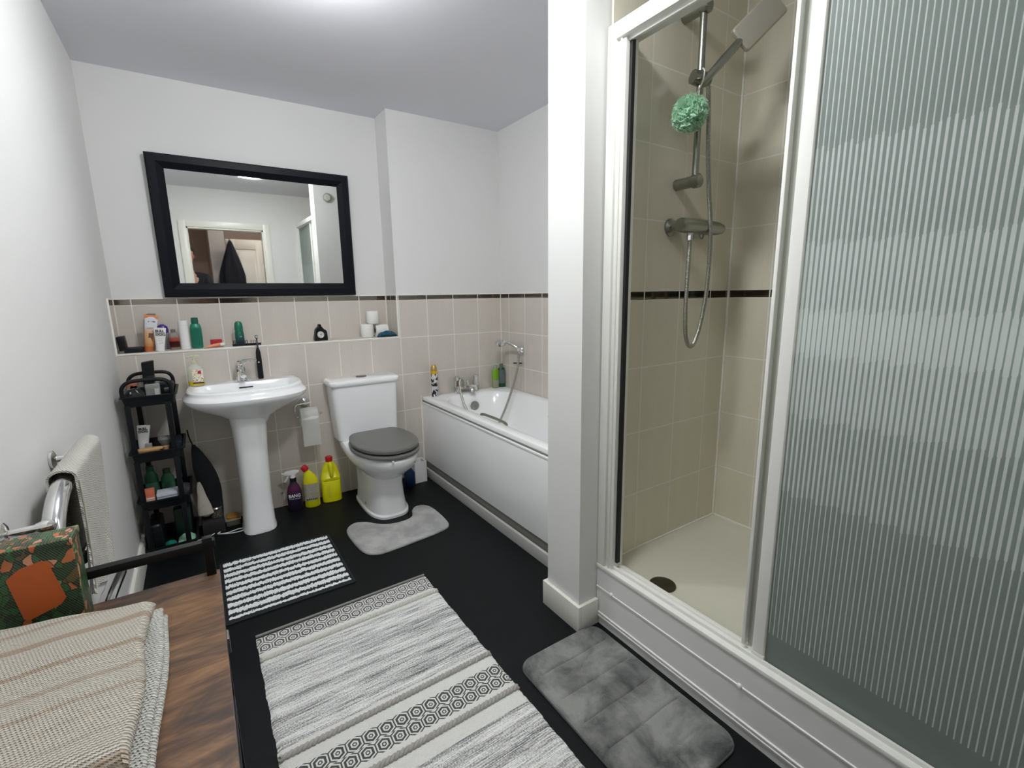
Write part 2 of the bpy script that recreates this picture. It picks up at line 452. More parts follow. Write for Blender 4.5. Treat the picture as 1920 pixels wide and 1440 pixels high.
# ---------------------------------------------------------------- mirror
mi = thing('wall_mirror', 'large rectangular mirror in a wide black frame above the tiled ledge', 'mirror', (.74, .19, 1.272))
TH = .0122
def mirror_geo():
    X0, X1, Z0, Z1 = .227, 1.252, 1.272, 2.008
    x0, x1, z0, z1 = .304, 1.180, 1.347, 1.936
    prof = [(0, 0), (0, -.022), (.10, -.030), (.55, -.030), (.72, -.024), (.9, -.018), (1, -.014), (1, 0)]
    rings = []
    for t, y in prof:
        a = (X0+(x0-X0)*t, X1+(x1-X1)*t, Z0+(z0-Z0)*t, Z1+(z1-Z1)*t)
        rings.append([(a[0], y, a[2]), (a[1], y, a[2]), (a[1], y, a[3]), (a[0], y, a[3])])
    f = loft(rings, c0=False, c1=False)
    g = bx(x0-.001, x1+.001, -.0135, -.006, z0-.001, z1+.001)
    bk = bx(X0+.03, X1-.03, -.006, -.001, Z0+.03, Z1-.03)
    T = Matrix.Translation((0, .187, 1.272)) @ Rx(TH) @ Matrix.Translation((0, 0, -1.272))
    for q in (f, g, bk): q.transform(T)
    return f, g, bk
f, g, bk = mirror_geo()
finish('frame', f, M('black_mirror_frame', (.003, .004, .007), .45, spec=.15), mi, ang=8)
mg = NT('mirror_glass', .02, 1., (.80, .81, .79))
sm = mg.noise(mg.pos(), 6., 4.); mg.set('Roughness', mg.mt('MULTIPLY', sm, .03))
finish('glass', g, mg.m, mi, smooth=False)
finish('back_board', bk, m_black, mi, smooth=False)

# ---------------------------------------------------------------- basin
bs = thing('pedestal_basin', 'white ceramic pedestal basin below the mirror', 'basin', (.535, -.2, 0))
def basin():
    cx = .536; D = lambda z, hw, fr, bk=-.001, ex=2.6, fb=.93: dshape(cx, bk, hw, fr, z, 56, ex, fb)
    R = [D(.600, .085, -.27, -.06), D(.640, .110, -.295, -.03), D(.672, .165, -.335, -.01), D(.700, .222, -.375, -.004), D(.722, .258, -.405), D(.738, .276, -.424),
         D(.752, .286, -.434), D(.766, .288, -.436), D(.776, .283, -.430), D(.782, .275, -.420), D(.790, .271, -.413), D(.802, .270, -.411), D(.809, .264, -.404),
         D(.811, .254, -.394, -.004), D(.808, .240, -.380, -.105, 2.8, .96), D(.800, .232, -.372, -.112, 2.8, .96), D(.770, .222, -.362, -.118, 2.8, .96), D(.72, .200, -.34, -.128, 2.6, .95),
         D(.68, .15, -.31, -.15, 2.3), D(.665, .07, -.26, -.19, 2.1), D(.662, .02, -.235, -.215, 2)]
    return loft(R)
bw_ = finish('bowl', basin(), m_cer, bs)
P = lambda z, hw, fr, bk: dshape(.517+.012*z, bk, hw, fr, z, 40, 3.2, .95)
finish('pedestal', loft([P(0, .084, -.303, -.10), P(.012, .084, -.303, -.10), P(.022, .079, -.297, -.10), P(.2, .074, -.288, -.10), P(.45, .078, -.285, -.09), P(.60, .086, -.292, -.07), P(.66, .095, -.298, -.06)]), m_cer, bs)
finish('overflow_slot', bx(.505, .572, -.1195, -.114, .777, .784, .002, rot=Rx(-.15)), m_ink, bw_)
finish('waste_trap', tube(smoothpts([(.53, -.2, .64), (.5, -.1, .50), (.47, -.02, .45)], 5), .018, 12), m_white, bs)
tp = thing('basin_tap', 'chrome single lever mixer tap on the basin', 'tap', (.524, -.062, .811))
finish('body', lathe([(.029, .808), (.029, .812), (.025, .816), (.0245, .862), (.026, .875), (.024, .888)], (.524, -.062, 0), 24), m_chrome, tp)
finish('spout', tube(smoothpts([(.524, -.07, .845), (.526, -.11, .862), (.529, -.145, .858), (.53, -.16, .846)], 5), .0135, 12), m_chrome, tp)
finish('lever', tube(smoothpts([(.518, -.055, .884), (.522, -.064, .905), (.545, -.085, .918), (.575, -.11, .927), (.60, -.13, .924)], 5), [.026]*4+[.024]*3+[.018]*4+[.013]*3+[.010]*3+[.0075]*4, 14, flat=.7), m_chrome, tp)
# soap dispenser
def glassm(name, c, rough=.05, alpha=.35):
    n = NT(name, rough, 0, c); v = n.noise(n.pos(), 30.); n.set('Roughness', n.mt('ADD', n.mt('MULTIPLY', v, .1), rough))
    tr = n.node('ShaderNodeBsdfTransparent'); n.inp(tr, 'Color', (*[min(1, k*1.02) for k in c], 1))
    m1 = n.node('ShaderNodeMixShader'); m1.inputs[0].default_value = alpha
    n.lk(tr.outputs[0], m1.inputs[1]); n.lk(n.b.outputs[0], m1.inputs[2]); n.lk(m1.outputs[0], n.out.inputs[0]); return n.m
m_clear = glassm('clear_plastic', (.93, .95, .90))
sd = thing('soap_bottle', 'clear pump bottle of yellow hand soap with floral label on the basin corner', 'bottle', (.318, -.085, .811))
q = (.318, -.085, .811)
finish('bottle', lathe([(.029, 0), (.033, .004), (.033, .084), (.029, .100), (.012, .114), (.011, .120)], q, 28, sx=1.08, sy=.75), m_clear, sd)
finish('liquid_soap', lathe([(.030, .002), (.0337, .006), (.0337, .026), (.001, .0265)], q, 28, sx=1.08, sy=.752), M('yellow_soap', srgb(205, 186, 40), .2), sd)
def floral():
    n = NT('floral_label', .5); v = n.vor(n.pos(), 150.); u = n.vor(n.pos(), 150., out='Color')
    c = n.mix(n.mt('LESS_THAN', v, .32), srgb(238, 232, 205), n.ramp(n.xyz(u)[0], [(0, srgb(150, 40, 60)), (.35, srgb(60, 60, 60)), (.7, srgb(196, 60, 80))], True))
    n.set('Base Color', c); return n.m
lb = finish('label', bx(.302, .350, -.1125, -.1105, .826, .898, .0008, rot=Rz(-.12)), floral(), sd)
finish('label_band', bx(.302, .350, -.1135, -.1115, .826, .833, rot=Rz(-.12)), M('maroon_ink', srgb(70, 20, 34), .5), lb)
finish('label_flower', lathe([(.001, 0), (.009, 0), (.009, -.001), (.001, -.001)], (.336, -.1135, .884), 12, 'y'), M('raspberry_ink', srgb(176, 40, 70), .5), lb)
b = lathe([(.012, .116), (.012, .13), (.006, .134), (.004, .15), (.010, .152), (.010, .158), (.001, .160)], q, 16)
tube([(.318, -.085, .967), (.300, -.10, .966), (.290, -.108, .962)], .004, 8, bm=b)
tube([(.318, -.085, .967), (.345, -.07, .966)], .004, 8, bm=b)
finish('pump', b, glassm('cloudy_pump_plastic', (.85, .88, .70), .25), sd)
# toothbrush
tb = thing('electric_toothbrush', 'black electric toothbrush standing upright behind the basin tap', 'toothbrush', (.622, -.052, .811))
q = (.622, -.052, .811)
finish('handle', lathe([(.012, 0), (.0145, .002), (.0145, .03), (.0135, .12), (.0115, .152), (.006, .175)], q, 20), m_black, tb)
finish('brush_head', lathe([(.005, .175), (.0036, .21), (.0034, .225), (.007, .229), (.0085, .236), (.007, .244), (.002, .247)], q, 12), M('dark_grey_plastic', (.05, .05, .055), .4), tb)
finish('bristles', lathe([(.006, 0), (.006, -.012), (.001, -.012)], (q[0], q[1], q[2]+.237), 10, 'y'), M('bristle_white', srgb(180, 182, 186), .8), tb)
finish('power_button', lathe([(.004, 0), (.004, -.0015), (.001, -.0015)], (q[0]-.004, q[1]-.0135, q[2]+.095), 12, 'y'), m_white, tb)

# ---------------------------------------------------------------- toilet
to = thing('toilet', 'white close coupled toilet with a grey seat beside the bath', 'toilet', (1.17, -.35, 0))
RR = lambda z, x0, x1, y0, y1, r: rrect((x0+x1)/2, (y0+y1)/2, z, (x1-x0)/2, (y1-y0)/2, r, 6)
finish('cistern', loft([RR(.388, 1.0, 1.352, -.168, -.012, .03), RR(.396, .99, 1.362, -.178, -.006, .035), RR(.44, .987, 1.364, -.182, -.004, .035), RR(.70, .972, 1.372, -.190, -.004, .035), RR(.735, .972, 1.372, -.190, -.004, .035)]), m_cer, to)
ld = finish('cistern_lid', loft([RR(.733, .962, 1.382, -.198, -.003, .035), RR(.741, .957, 1.387, -.203, -.002, .038), RR(.756, .957, 1.387, -.203, -.002, .038), RR(.765, .963, 1.381, -.197, -.004, .035), RR(.768, .975, 1.369, -.185, -.012, .03)]), m_cer, to)
b = lathe([(.026, .766), (.026, .772), (.022, .774), (.001, .7745)], (1.17, -.10, 0), 24, sx=1.25)
finish('flush_button', b, M('brushed_button', (.22, .22, .20), .35, .9), ld)
def bowl():
    cx = 1.18; D = lambda z, hw, fr, bk, ex=2.2, fb=.9: dshape(cx, bk, hw, fr, z, 48, ex, fb)
    return loft([D(0, .122, -.555, -.12, 3, .95), D(.014, .122, -.555, -.12, 3, .95), D(.022, .113, -.545, -.12, 3, .95), D(.10, .104, -.53, -.12, 3, .95), D(.18, .100, -.525, -.10, 3, .95), D(.235, .105, -.54, -.09, 2.8, .95),
                 D(.262, .128, -.585, -.08, 2.5, .93), D(.30, .162, -.645, -.05, 2.3, .9), D(.335, .182, -.685, -.02, 2.2, .88), D(.362, .189, -.702, -.012, 2.2, .88), D(.382, .188, -.702, -.01, 2.2, .88), D(.392, .181, -.692, -.012, 2.2, .88), D(.394, .13, -.62, -.05, 2.2, .88)])
finish('pan', bowl(), m_cer, to)
m_seat = M('grey_seat', srgb(104, 104, 100), .35, spec=.3)
def slab(cx, z0, z1, hw, fr, bk, ex=2.15, fb=.8):
    D = lambda z, i: dshape(cx, bk-i*.5, hw-i, fr+i, z, 48, ex, fb)
    return loft([D(z0, .012), D(z0+.004, .002), D((z0+z1)/2, 0), D(z1-.005, .002), D(z1-.001, .008), D(z1, .02)])
finish('seat_ring', slab(1.18, .396, .419, .187, -.708, -.215), m_seat, to)
finish('seat_lid', slab(1.18, .425, .450, .182, -.696, -.218), m_seat, to)
for hx_ in (1.10, 1.23): finish('hinge', bx(hx_, hx_+.03, -.245, -.212, .39, .425, .004), m_white, to)
finish('seat_bumper', bx(1.13, 1.142, -.706, -.694, .386, .397, .002), m_white, to)
finish('floor_bolt', lathe([(.008, 0), (.006, -.003), (.001, -.004)], (1.068, -.36, .05), 10, 'x'), m_dchrome, to)

# toilet roll holder + roll
th = thing('toilet_roll_holder', 'chrome toilet roll holder with round wall plate, between basin and toilet', 'toilet roll holder', (.85, -.01, .63))
finish('wall_plate', lathe([(.030, -.003), (.030, -.009), (.024, -.016), (.012, -.02), (.009, -.04), (.001, -.042)], (.842, 0, .632), 28, 'y'), m_chrome, th)
b = tube(smoothpts([(.875, -.036, .632), (.842, -.038, .631), (.80, -.042, .629), (.782, -.05, .62), (.778, -.06, .595), (.780, -.075, .572), (.79, -.085, .562), (.84, -.085, .560), (.905, -.085, .562), (.922, -.085, .575)], 5), .0042, 10)
finish('arm', b, m_chrome, th)
tr = thing('toilet_roll', 'white toilet roll hanging on the wall holder with a loose end', 'toilet roll', (.845, -.085, .50), group=None)
b = lathe([(.02, -.048), (.05, -.048), (.052, -.045), (.052, .045), (.05, .048), (.02, .048)], (.845, -.085, .560), 36, 'x')
b2 = NB()
finish('roll', b, m_paper, tr)
rings = []
for k in range(9):
    t = k/8; a = PI/2+.9*min(1, t*2.2)
    if t < .45: y = -.085-.0535*math.sin(t/.45*PI/2); z = .560+.0535*math.cos(t/.45*PI/2)
    else: y = -.1385-.002*math.sin(t*9); z = .560-(t-.45)/.55*.168
    rings.append([(.797, y, z), (.82, y-.001*math.sin(t*7), z), (.87, y-.0015*math.cos(t*5), z), (.893, y, z)])
lf = loft(rings, closed=False)
bmesh.ops.solidify(lf, geom=lf.faces[:], thickness=.0015)
finish('loose_sheet', lf, m_paper, tr)

# ---------------------------------------------------------------- bath
ba = thing('bathtub', 'white acrylic bath with flat side panel along the right wall', 'bath', (1.94, -.8, 0))
def bath():
    X0, X1, Y0, Y1 = 1.6118, 2.274, -1.644, -.006
    cx, cy = (X0+X1)/2, (Y0+Y1)/2; hx, hy = (X1-X0)/2, (Y1-Y0)/2
    R = lambda z, dx, r, dy=None, ox=0, oy=0: rrect(cx+ox, cy+oy, z, hx-dx, hy-(dx if dy is None else dy), r, 10)
    return loft([R(.535, .03, .01), R(.535, .001, .008), R(.541, 0, .008), R(.556, 0, .008), R(.562, .003, .008), R(.5635, .009, .012),
                 R(.5635, .066, .16, .10, 0, 0), R(.558, .075, .17, .11), R(.54, .081, .175, .12), R(.45, .095, .18, .15), R(.30, .115, .18, .21), R(.20, .135, .17, .26), R(.165, .17, .15, .30), R(.155, .24, .09, .42)], c0=False)
finish('tub', bath(), m_acr, ba)
b = bx(1.6035, 1.612, -1.644, -.006, .104, .527, .002)
bx(1.600, 1.6118, -1.644, -.006, .519, .530, .003, bm=b)
finish('side_panel', b, m_acr, ba)
b = bx(1.6118, 1.63, -1.644, -.006, .0, .54)
finish('panel_backing', b, M('shadow_gap_board', srgb(120, 120, 112), .6), ba)
b = bx(1.5846, 1.600, -1.644, -.004, 0, .062, .002)
finish('plinth', b, M('plinth_board', srgb(190, 189, 186), .45, noise=.04), ba)
finish('overflow', lathe([(.034, 0), (.032, -.007), (.022, -.010), (.006, -.012), (.005, -.018), (.001, -.018)], (1.945, -.152, .478), 28, 'y'), m_dchrome, ba)
def grip(x, y0, y1, z, inward):
    return tube(smoothpts([(x, y0, z-.055), (x+inward*.03, y0, z-.02), (x+inward*.034, y0-.03, z), (x+inward*.034, y1+.03, z), (x+inward*.03, y1, z-.02), (x, y1, z-.055)], 5), .0085, 10)
finish('grip_handle', grip(1.738, -.545, -.835, .528, 1), m_dchrome, ba)
finish('grip_handle', grip(2.21, -.715, -.95, .492, -1), m_dchrome, ba)
# bath mixer
bt = thing('bath_mixer_tap', 'chrome two handle bath shower mixer on the bath end', 'tap', (1.93, -.055, .5635))
for s_, x in ((-1, 1.862), (1, 2.008)):
    finish('pillar', lathe([(.024, 0), (.024, .006), (.018, .012), (.016, .05)], (x, -.056, .5635), 20), m_chrome, bt)
    h = lathe([(.020, 0), (.026, .006), (.023, .03), (.018, .046), (.023, .056), (.024, .070), (.014, .076), (.001, .077)], (x+s_*.002, -.058, .612), 8)
    finish('handle', h, m_chrome, bt)
b = tube([(1.862, -.056, .602), (2.008, -.056, .602)], .014, 14)
tube(smoothpts([(1.935, -.06, .602), (1.935, -.10, .607), (1.935, -.135, .596), (1.935, -.145, .575)], 5), .017, 14, bm=b)
lathe([(.010, .61), (.010, .635), (.006, .64), (.008, .65), (.001, .655)], (1.945, -.056, 0), 14, bm=b)
finish('body', b, m_chrome, bt)
m_hose = M('metal_hose', (.40, .40, .38), .35, .9)
def hosem():
    n = NT('ribbed_hose', .3, .9, (.42, .42, .38)); 
    v = n.vor(n.pos(), 260.); n.set('Base Color', n.mix(v, (.25, .25, .22), (.55, .55, .50))); n.bump(v, .5, .002); return n.m
m_hose = hosem()
bh = thing('hand_shower', 'chrome hand shower on the wall bracket above the bath', 'shower head', (2.25, -.27, .87))
finish('wall_bracket', lathe([(.026, 2.277), (.026, 2.262), (.018, 2.252), (.014, 2.236), (.001, 2.234)], (0, -.285, .868), 24, 'x'), m_chrome, bh)
b = tube(smoothpts([(2.238, -.29, .853), (2.236, -.288, .872), (2.222, -.27, .895), (2.200, -.225, .917), (2.185, -.19, .925)], 5), [.0145]*5+[.0125]*8+[.012]*8, 12)
finish('handle', b, m_chrome, bh)
finish('spray_head', lathe([(.001, .016), (.024, .016), (.040, .004), (.043, -.010), (.038, -.016), (.001, -.017)], (2.165, -.165, .916), 24, rot=Ry(-.15)@Rx(.25)), m_chrome, bh)
hose_pts = [(1.905, -.066, .600), (1.898, -.080, .650), (1.875, -.088, .670), (1.86, -.095, .64), (1.857, -.12, .56), (1.868, -.165, .47), (1.90, -.22, .39), (1.96, -.27, .335), (2.03, -.29, .33), (2.10, -.30, .44), (2.165, -.31, .60), (2.215, -.305, .74), (2.238, -.292, .845)]
one('bath_shower_hose', tube(smoothpts(hose_pts, 7), .008, 8), m_hose, 'metal shower hose looping down into the bath', 'hose')
sdh = thing('soap_shelf', 'small dark wall bracket under the bath hand shower', 'bracket', (2.26, -.25, .76))
finish('bar', tube([(2.255, -.20, .763), (2.255, -.30, .772)], .005, 8), M('dark_bracket', (.04, .035, .03), .4), sdh)
finish('stand_off', tube([(2.255, -.25, .768), (2.276, -.25, .768)], .0045, 8), m_dchrome, sdh)
# bottles on the bath
ae = thing('aerosol_can', 'black and white air freshener can with gold cap on the bath corner', 'aerosol can', (1.682, -.06, .5635))
def aem():
    n = NT('aerosol_print', .3); v = n.noise(n.pos(), 32., 2., .5, .6)
    z = n.xyz()[2]
    c = n.ramp(v, [(.0, (.01, .01, .012)), (.47, (.62, .62, .64)), (.6, (.70, .70, .72))], True)
    n.set('Base Color', c); return n.m
q = (1.682, -.06, .5635)
finish('can', lathe([(.021, 0), (.0235, .004), (.0235, .165), (.021, .173)], q, 28), aem(), ae)
finish('cap', lathe([(.0225, .168), (.023, .185), (.020, .205), (.012, .222), (.001, .227)], q, 28), M('gold_cap', srgb(190, 158, 90), .35, .5), ae)
finish('cap_band', lathe([(.0238, .163), (.0238, .182), (.0225, .184)], q, 28), M('yellow_band', srgb(214, 170, 30), .4), ae)
text('glade', .019, (1.676, -.0842, .653), ae, m_ink, rz=-.3, world=True)
text('SENSE', .008, (1.676, -.0842, .64), ae, m_ink, rz=-.3, world=True)
def bottle(name, label, x, y, z, cols, prof, capprof, sx=1.25, sy=.75, lab=None, labc=None, rz=0., cat='bottle', group=None):
    t = thing(name, label, cat, (x, y, z), rz, group)
    finish('body', lathe(prof, (0, 0, 0), 24, sx=sx, sy=sy), cols[0], t, world=False)
    finish('cap', lathe(capprof, (0, 0, 0), 20, sx=sx if cols[2] else 1, sy=sy if cols[2] else 1), cols[1], t, world=False)
    if lab:
        z0, z1 = lab[:2]; r = lab[2]
        rings = []
        for zz in (z0, z1):
            rings.append([(r*sx*math.cos(a), r*sy*math.sin(a), zz) for a in [PI*1.14+PI*.72*k/12 for k in range(13)]])
        b = loft(rings, closed=False); bmesh.ops.solidify(b, geom=b.faces[:], thickness=-.0008)
        finish('label', b, labc, t, world=False)
    return t
gcap = M('grey_clear_cap', srgb(150, 160, 150), .25)
bottle('shower_gel_bottle', 'bright green shower gel bottle with cream bottom label in the bath corner', 2.185, -.055, .5635,
       (M('lime_bottle', srgb(110, 160, 30), .3), gcap, False), [(.018, 0), (.021, .004), (.0215, .06), (.021, .13), (.017, .145), (.011, .15)], [(.012, .148), (.0125, .17), (.011, .173), (.001, .174)],
       lab=(.004, .062, .0218), labc=M('cream_label', srgb(196, 200, 176), .5), rz=-.2)
t = bottle('shampoo_bottle', 'dark green shampoo bottle with pale label in the bath corner', 2.243, -.048, .5635,
       (M('forest_bottle', srgb(22, 74, 44), .3), M('grey_green_cap', srgb(90, 108, 98), .3), False), [(.02, 0), (.023, .004), (.0235, .07), (.0225, .135), (.018, .148), (.012, .153)], [(.014, .15), (.0145, .176), (.013, .18), (.001, .181)],
       sx=1.2, lab=(.03, .135, .0238), labc=M('misty_label', srgb(130, 150, 150), .5, noise=.2), rz=-.4)

# ---------------------------------------------------------------- brush and box behind toilet
br = thing('toilet_brush', 'toilet brush in a white square holder between toilet and bath', 'toilet brush', (1.51, -.11, 0))
finish('holder', loft([RR(0, 1.468, 1.556, -.152, -.06, .006), RR(.145, 1.468, 1.556, -.152, -.06, .006), RR(.145, 1.474, 1.55, -.146, -.066, .005), RR(.02, 1.474, 1.55, -.146, -.066, .005)]), m_white, br)
finish('handle', tube([(1.505, -.1, .03), (1.48, -.09, .20), (1.470, -.085, .345)], [.008, .0055, .009], 10), m_black, br)
finish('bristle_head', lathe([(.01, .02), (.03, .03), (.032, .09), (.01, .11)], (1.508, -.105, 0), 16), M('dark_bristles', (.03, .04, .05), .9), br)
cb = thing('blue_cleaner_bottle', 'dark blue bottle on the floor behind the toilet foot', 'bottle', (1.425, -.16, 0))
finish('body', lathe([(.028, 0), (.031, .004), (.031, .09), (.012, .12), (.012, .13)], (1.425, -.16, 0), 20, sx=1.2, sy=.8), M('deep_blue_plastic', srgb(10, 50, 92), .35), cb)
finish('cap', lathe([(.014, .125), (.014, .15), (.001, .152)], (1.425, -.16, 0), 16), M('teal_plastic', srgb(20, 92, 110), .35), cb)

# ---------------------------------------------------------------- cleaning bottles on the floor
sp = thing('spray_bottle', 'dark purple cleaning spray bottle with white trigger beside the pedestal', 'spray bottle', (.722, -.105, 0), -.15)
L = dict(world=False)
def dk():
    n = NT('purple_black_print', .35); z = n.xyz()[2]
    n.set('Base Color', n.ramp(n.mt('MULTIPLY', z, 4.), [(.0, (.012, .008, .02)), (.42, (.02, .01, .045)), (.60, (.10, .01, .06)), (.7, (.03, .015, .04))])); return n.m
finish('body', lathe([(.036, 0), (.041, .006), (.042, .08), (.040, .12), (.030, .155), (.017, .178), (.015, .19)], (0, 0, 0), 30, sx=1., sy=.62), dk(), sp, **L)
finish('collar', lathe([(.018, .186), (.0185, .205), (.014, .208)], (0, 0, 0), 20), m_black, sp, **L)
b = lathe([(.015, .205), (.015, .214), (.011, .22), (.010, .232), (.001, .233)], (0, 0, 0), 18)
prism([(-.05, .240), (-.046, .228), (-.012, .225), (.010, .215), (.018, .232), (.034, .236), (.038, .245), (.01, .252), (-.03, .250)], 'y', -.012, .012, bm=b, bev=.003)
prism([(-.026, .228), (-.018, .226), (-.030, .20), (-.044, .183), (-.05, .188), (-.037, .205)], 'y', -.007, .007, bm=b, bev=.002)
lathe([(.006, -.05), (.0065, -.058), (.001, -.059)], (0, 0, .238), 12, 'x', bm=b)
finish('trigger_head', b, m_white, sp, **L)
text('BANG', .028, (.0, -.0275, .092), sp, m_white, name='lettering', bold=.0008, sx=.85)
text('POWER CLEANER', .0078, (0, -.0275, .080), sp, m_white)
bl = thing('toilet_cleaner_bottle', 'yellow toilet cleaner bottle with angled neck and red cap, by the wall', 'bottle', (.818, -.105, 0), -.2)
m_yel = M('yellow_plastic', srgb(222, 220, 22), .35); m_red = M('red_cap', srgb(186, 14, 30), .4)
b = loft([[(p[0]+ox, p[1], z) for p in circ((0, 0, z), r, 28, 'z', 1.12, .66)] for z, r, ox in ((0, .034, 0), (.005, .038, 0), (.10, .039, 0), (.155, .038, 0), (.185, .034, -.002), (.205, .026, -.006), (.222, .019, -.014), (.236, .015, -.022))])
finish('body', b, m_yel, bl, **L)
finish('cap', lathe([(.019, -.012), (.0195, .012), (.016, .018), (.001, .019)], (0, 0, 0), 20, rot=Matrix.Translation((-.026, 0, .246)) @ Ry(-.55)), m_red, bl, **L)
def printm(name, base, ink, sc=70., th=.42, low=None):
    n = NT(name, .5); p = n.xyz()
    v = n.noise(n.comb(n.mt('MULTIPLY', p[0], sc*3), 0., n.mt('MULTIPLY', n.mt('FLOOR', n.mt('MULTIPLY', p[2], 300.)), 1.7)), 1., 1.)
    ln = n.mt('LESS_THAN', n.mt('FRACT', n.mt('MULTIPLY', p[2], 300.)), .45)
    n.set('Base Color', n.mix(n.mt('MULTIPLY', n.mt('GREATER_THAN', v, th), ln), base, ink)); return n.m
def wrap(z0, z1, r, sx, sy, a0=1.14, a1=1.86, off=.0008):
    rg = [[((r+off)*sx*math.cos(a), (r+off)*sy*math.sin(a), zz) for a in [PI*(a0+(a1-a0)*k/14) for k in range(15)]] for zz in (z0, z1)]
    b = loft(rg, closed=False); bmesh.ops.solidify(b, geom=b.faces[:], thickness=-.0007); return b
m_back = printm('small_print_label', srgb(232, 228, 216), srgb(160, 150, 140))
finish('label', wrap(.045, .152, .0392, 1.12, .66), m_back, bl, **L)
for k in range(6):
    finish('hazard_mark', bx(-.030+k*.0105, -.0235+k*.0105, -.0283, -.0265, .05, .0575, rot=Ry(PI/4)) if 0 else bx(-.030+k*.0105, -.0235+k*.0105, -.0275, -.0262, .052, .059), m_ink, bl, **L)
bc = thing('bleach_bottle', 'squat yellow bleach bottle with moulded handle and red cap, nearest the toilet', 'bottle', (.937, -.085, 0), -.1)
sup = lambda z, hx, hy, ex=3: [(hx*math.copysign(abs(math.cos(a))**(2/ex), math.cos(a)), hy*math.copysign(abs(math.sin(a))**(2/ex), math.sin(a)), z) for a in [2*PI*k/36 for k in range(36)]]
b = loft([sup(0, .052, .036), sup(.005, .057, .040), sup(.05, .058, .041), (sup(.135, .058, .041)), sup(.139, .055, .039), sup(.143, .0585, .041), sup(.16, .058, .041), sup(.185, .050, .022), sup(.20, .047, .018), sup(.235, .036, .017), sup(.252, .022, .017), sup(.262, .018, .016)])
finish('body', b, m_yel, bc, **L)
finish('handle', tube(smoothpts([(.0, -.010, .252), (.004, -.034, .243), (.004, -.042, .215), (.004, -.042, .185), (.004, -.032, .16)], 5), .0115, 12, flat=.8), m_yel, bc, **L)
finish('cap', lathe([(.0205, .258), (.021, .262), (.021, .284), (.019, .288), (.001, .289)], (0, 0, 0), 24), m_red, bc, **L)
finish('label', wrap(.035, .118, .058, 1., .72, 1.10, 1.42), printm('bleach_label', srgb(212, 210, 214), srgb(150, 150, 165)), bc, **L)
finish('front_label', wrap(.035, .125, .058, 1., .72, 1.72, 1.98), M('dark_label', srgb(60, 30, 60), .5, noise=.6), bc, **L)

# ---------------------------------------------------------------- shower enclosure
Y0, Y1 = -1.8576, -3.15
st = thing('shower_tray', 'white raised shower tray with drain inside the enclosure', 'shower tray', (1.9, -2.45, 0))
R = lambda z, dx, r=.03: rrect(1.888, -2.503, z, .357-dx, .645-dx, r, 6)
finish('tray', loft([R(0, 0), R(.243, 0), R(.2435, .03), R(.236, .045, .04), R(.222, .07, .06), R(.219, .2, .1)], c0=True), M('tray_acrylic', srgb(208, 207, 192), .35), st)
def drainm():
    return M('drain_bronze', (.06, .05, .03), .35, .7)
finish('drain', lathe([(.001, .219), (.046, .219), (.046, .226), (.038, .230), (.001, .231)], (1.637, -2.06, 0), 28), drainm(), st)
pn = thing('shower_plinth_panel', 'white grooved riser panel below the shower enclosure', 'panel', (1.52, -2.5, 0))
prof = [(1.53, 0), (1.5165, 0), (1.5165, .030), (1.5115, .033), (1.5115, .037), (1.5145, .039), (1.5145, .044), (1.5115, .046), (1.5115, .050), (1.516, .052), (1.516, .150), (1.5125, .152), (1.5125, .156), (1.5155, .158), (1.5155, .236), (1.53, .236)]
pf_ = finish('panel_face', prism(prof, 'y', Y1, Y0+.006), m_panel, pn, ang=20)
for y in (-1.93, -2.43, -2.93):
    finish('screw_cap', lathe([(.0075, 1.5165), (.0075, 1.512), (.005, 1.508), (.001, 1.507)], (0, y, .158 if y > -2 else .156), 14, 'x'), m_pvc, pf_)
en = thing('shower_enclosure', 'white framed shower enclosure with ribbed frosted glass', 'shower enclosure', (1.55, -2.5, .236))
b = bx(1.511, 1.585, Y1, Y0+.006, .236, .250, .003)
bx(1.532, 1.540, Y1, Y0, .248, .262, .002, bm=b); bx(1.560, 1.566, Y1, Y0, .248, .258, .002, bm=b)
finish('sill_track', b, m_pvc, en)
b = bx(1.513, 1.590, Y1, Y0+.006, 2.019, 2.066, .004); bx(1.535, 1.545, Y1, Y0, 2.008, 2.02, .001, bm=b)
finish('top_rail', b, m_pvc, en)
b = bx(1.514, 1.588, -1.887, Y0+.007, .248, 2.022, .003); bx(1.524, 1.580, -1.918, -1.885, .250, 2.02, .003, bm=b)
bx(1.519, 1.583, -1.906, -1.900, .250, 2.02, .002, bm=b)
finish('wall_jamb', b, m_pvc, en)
b = bx(1.514, 1.588, Y1+.001, Y1+.03, .248, 2.022, .003); finish('far_jamb', b, m_pvc, en)
m_seal = M('black_rubber_seal', (.006, .006, .006), .6)
finish('magnetic_seal', bx(1.540, 1.556, -1.9285, -1.9165, .275, 2.012, .002), m_seal, en)
b = bx(1.536, 1.556, -2.476, -2.442, .256, 2.012, .006, seg=3)
bx(1.534, 1.560, -2.478, -2.440, .250, .274, .006, bm=b)
finish('fixed_stile', b, m_pvc, en)
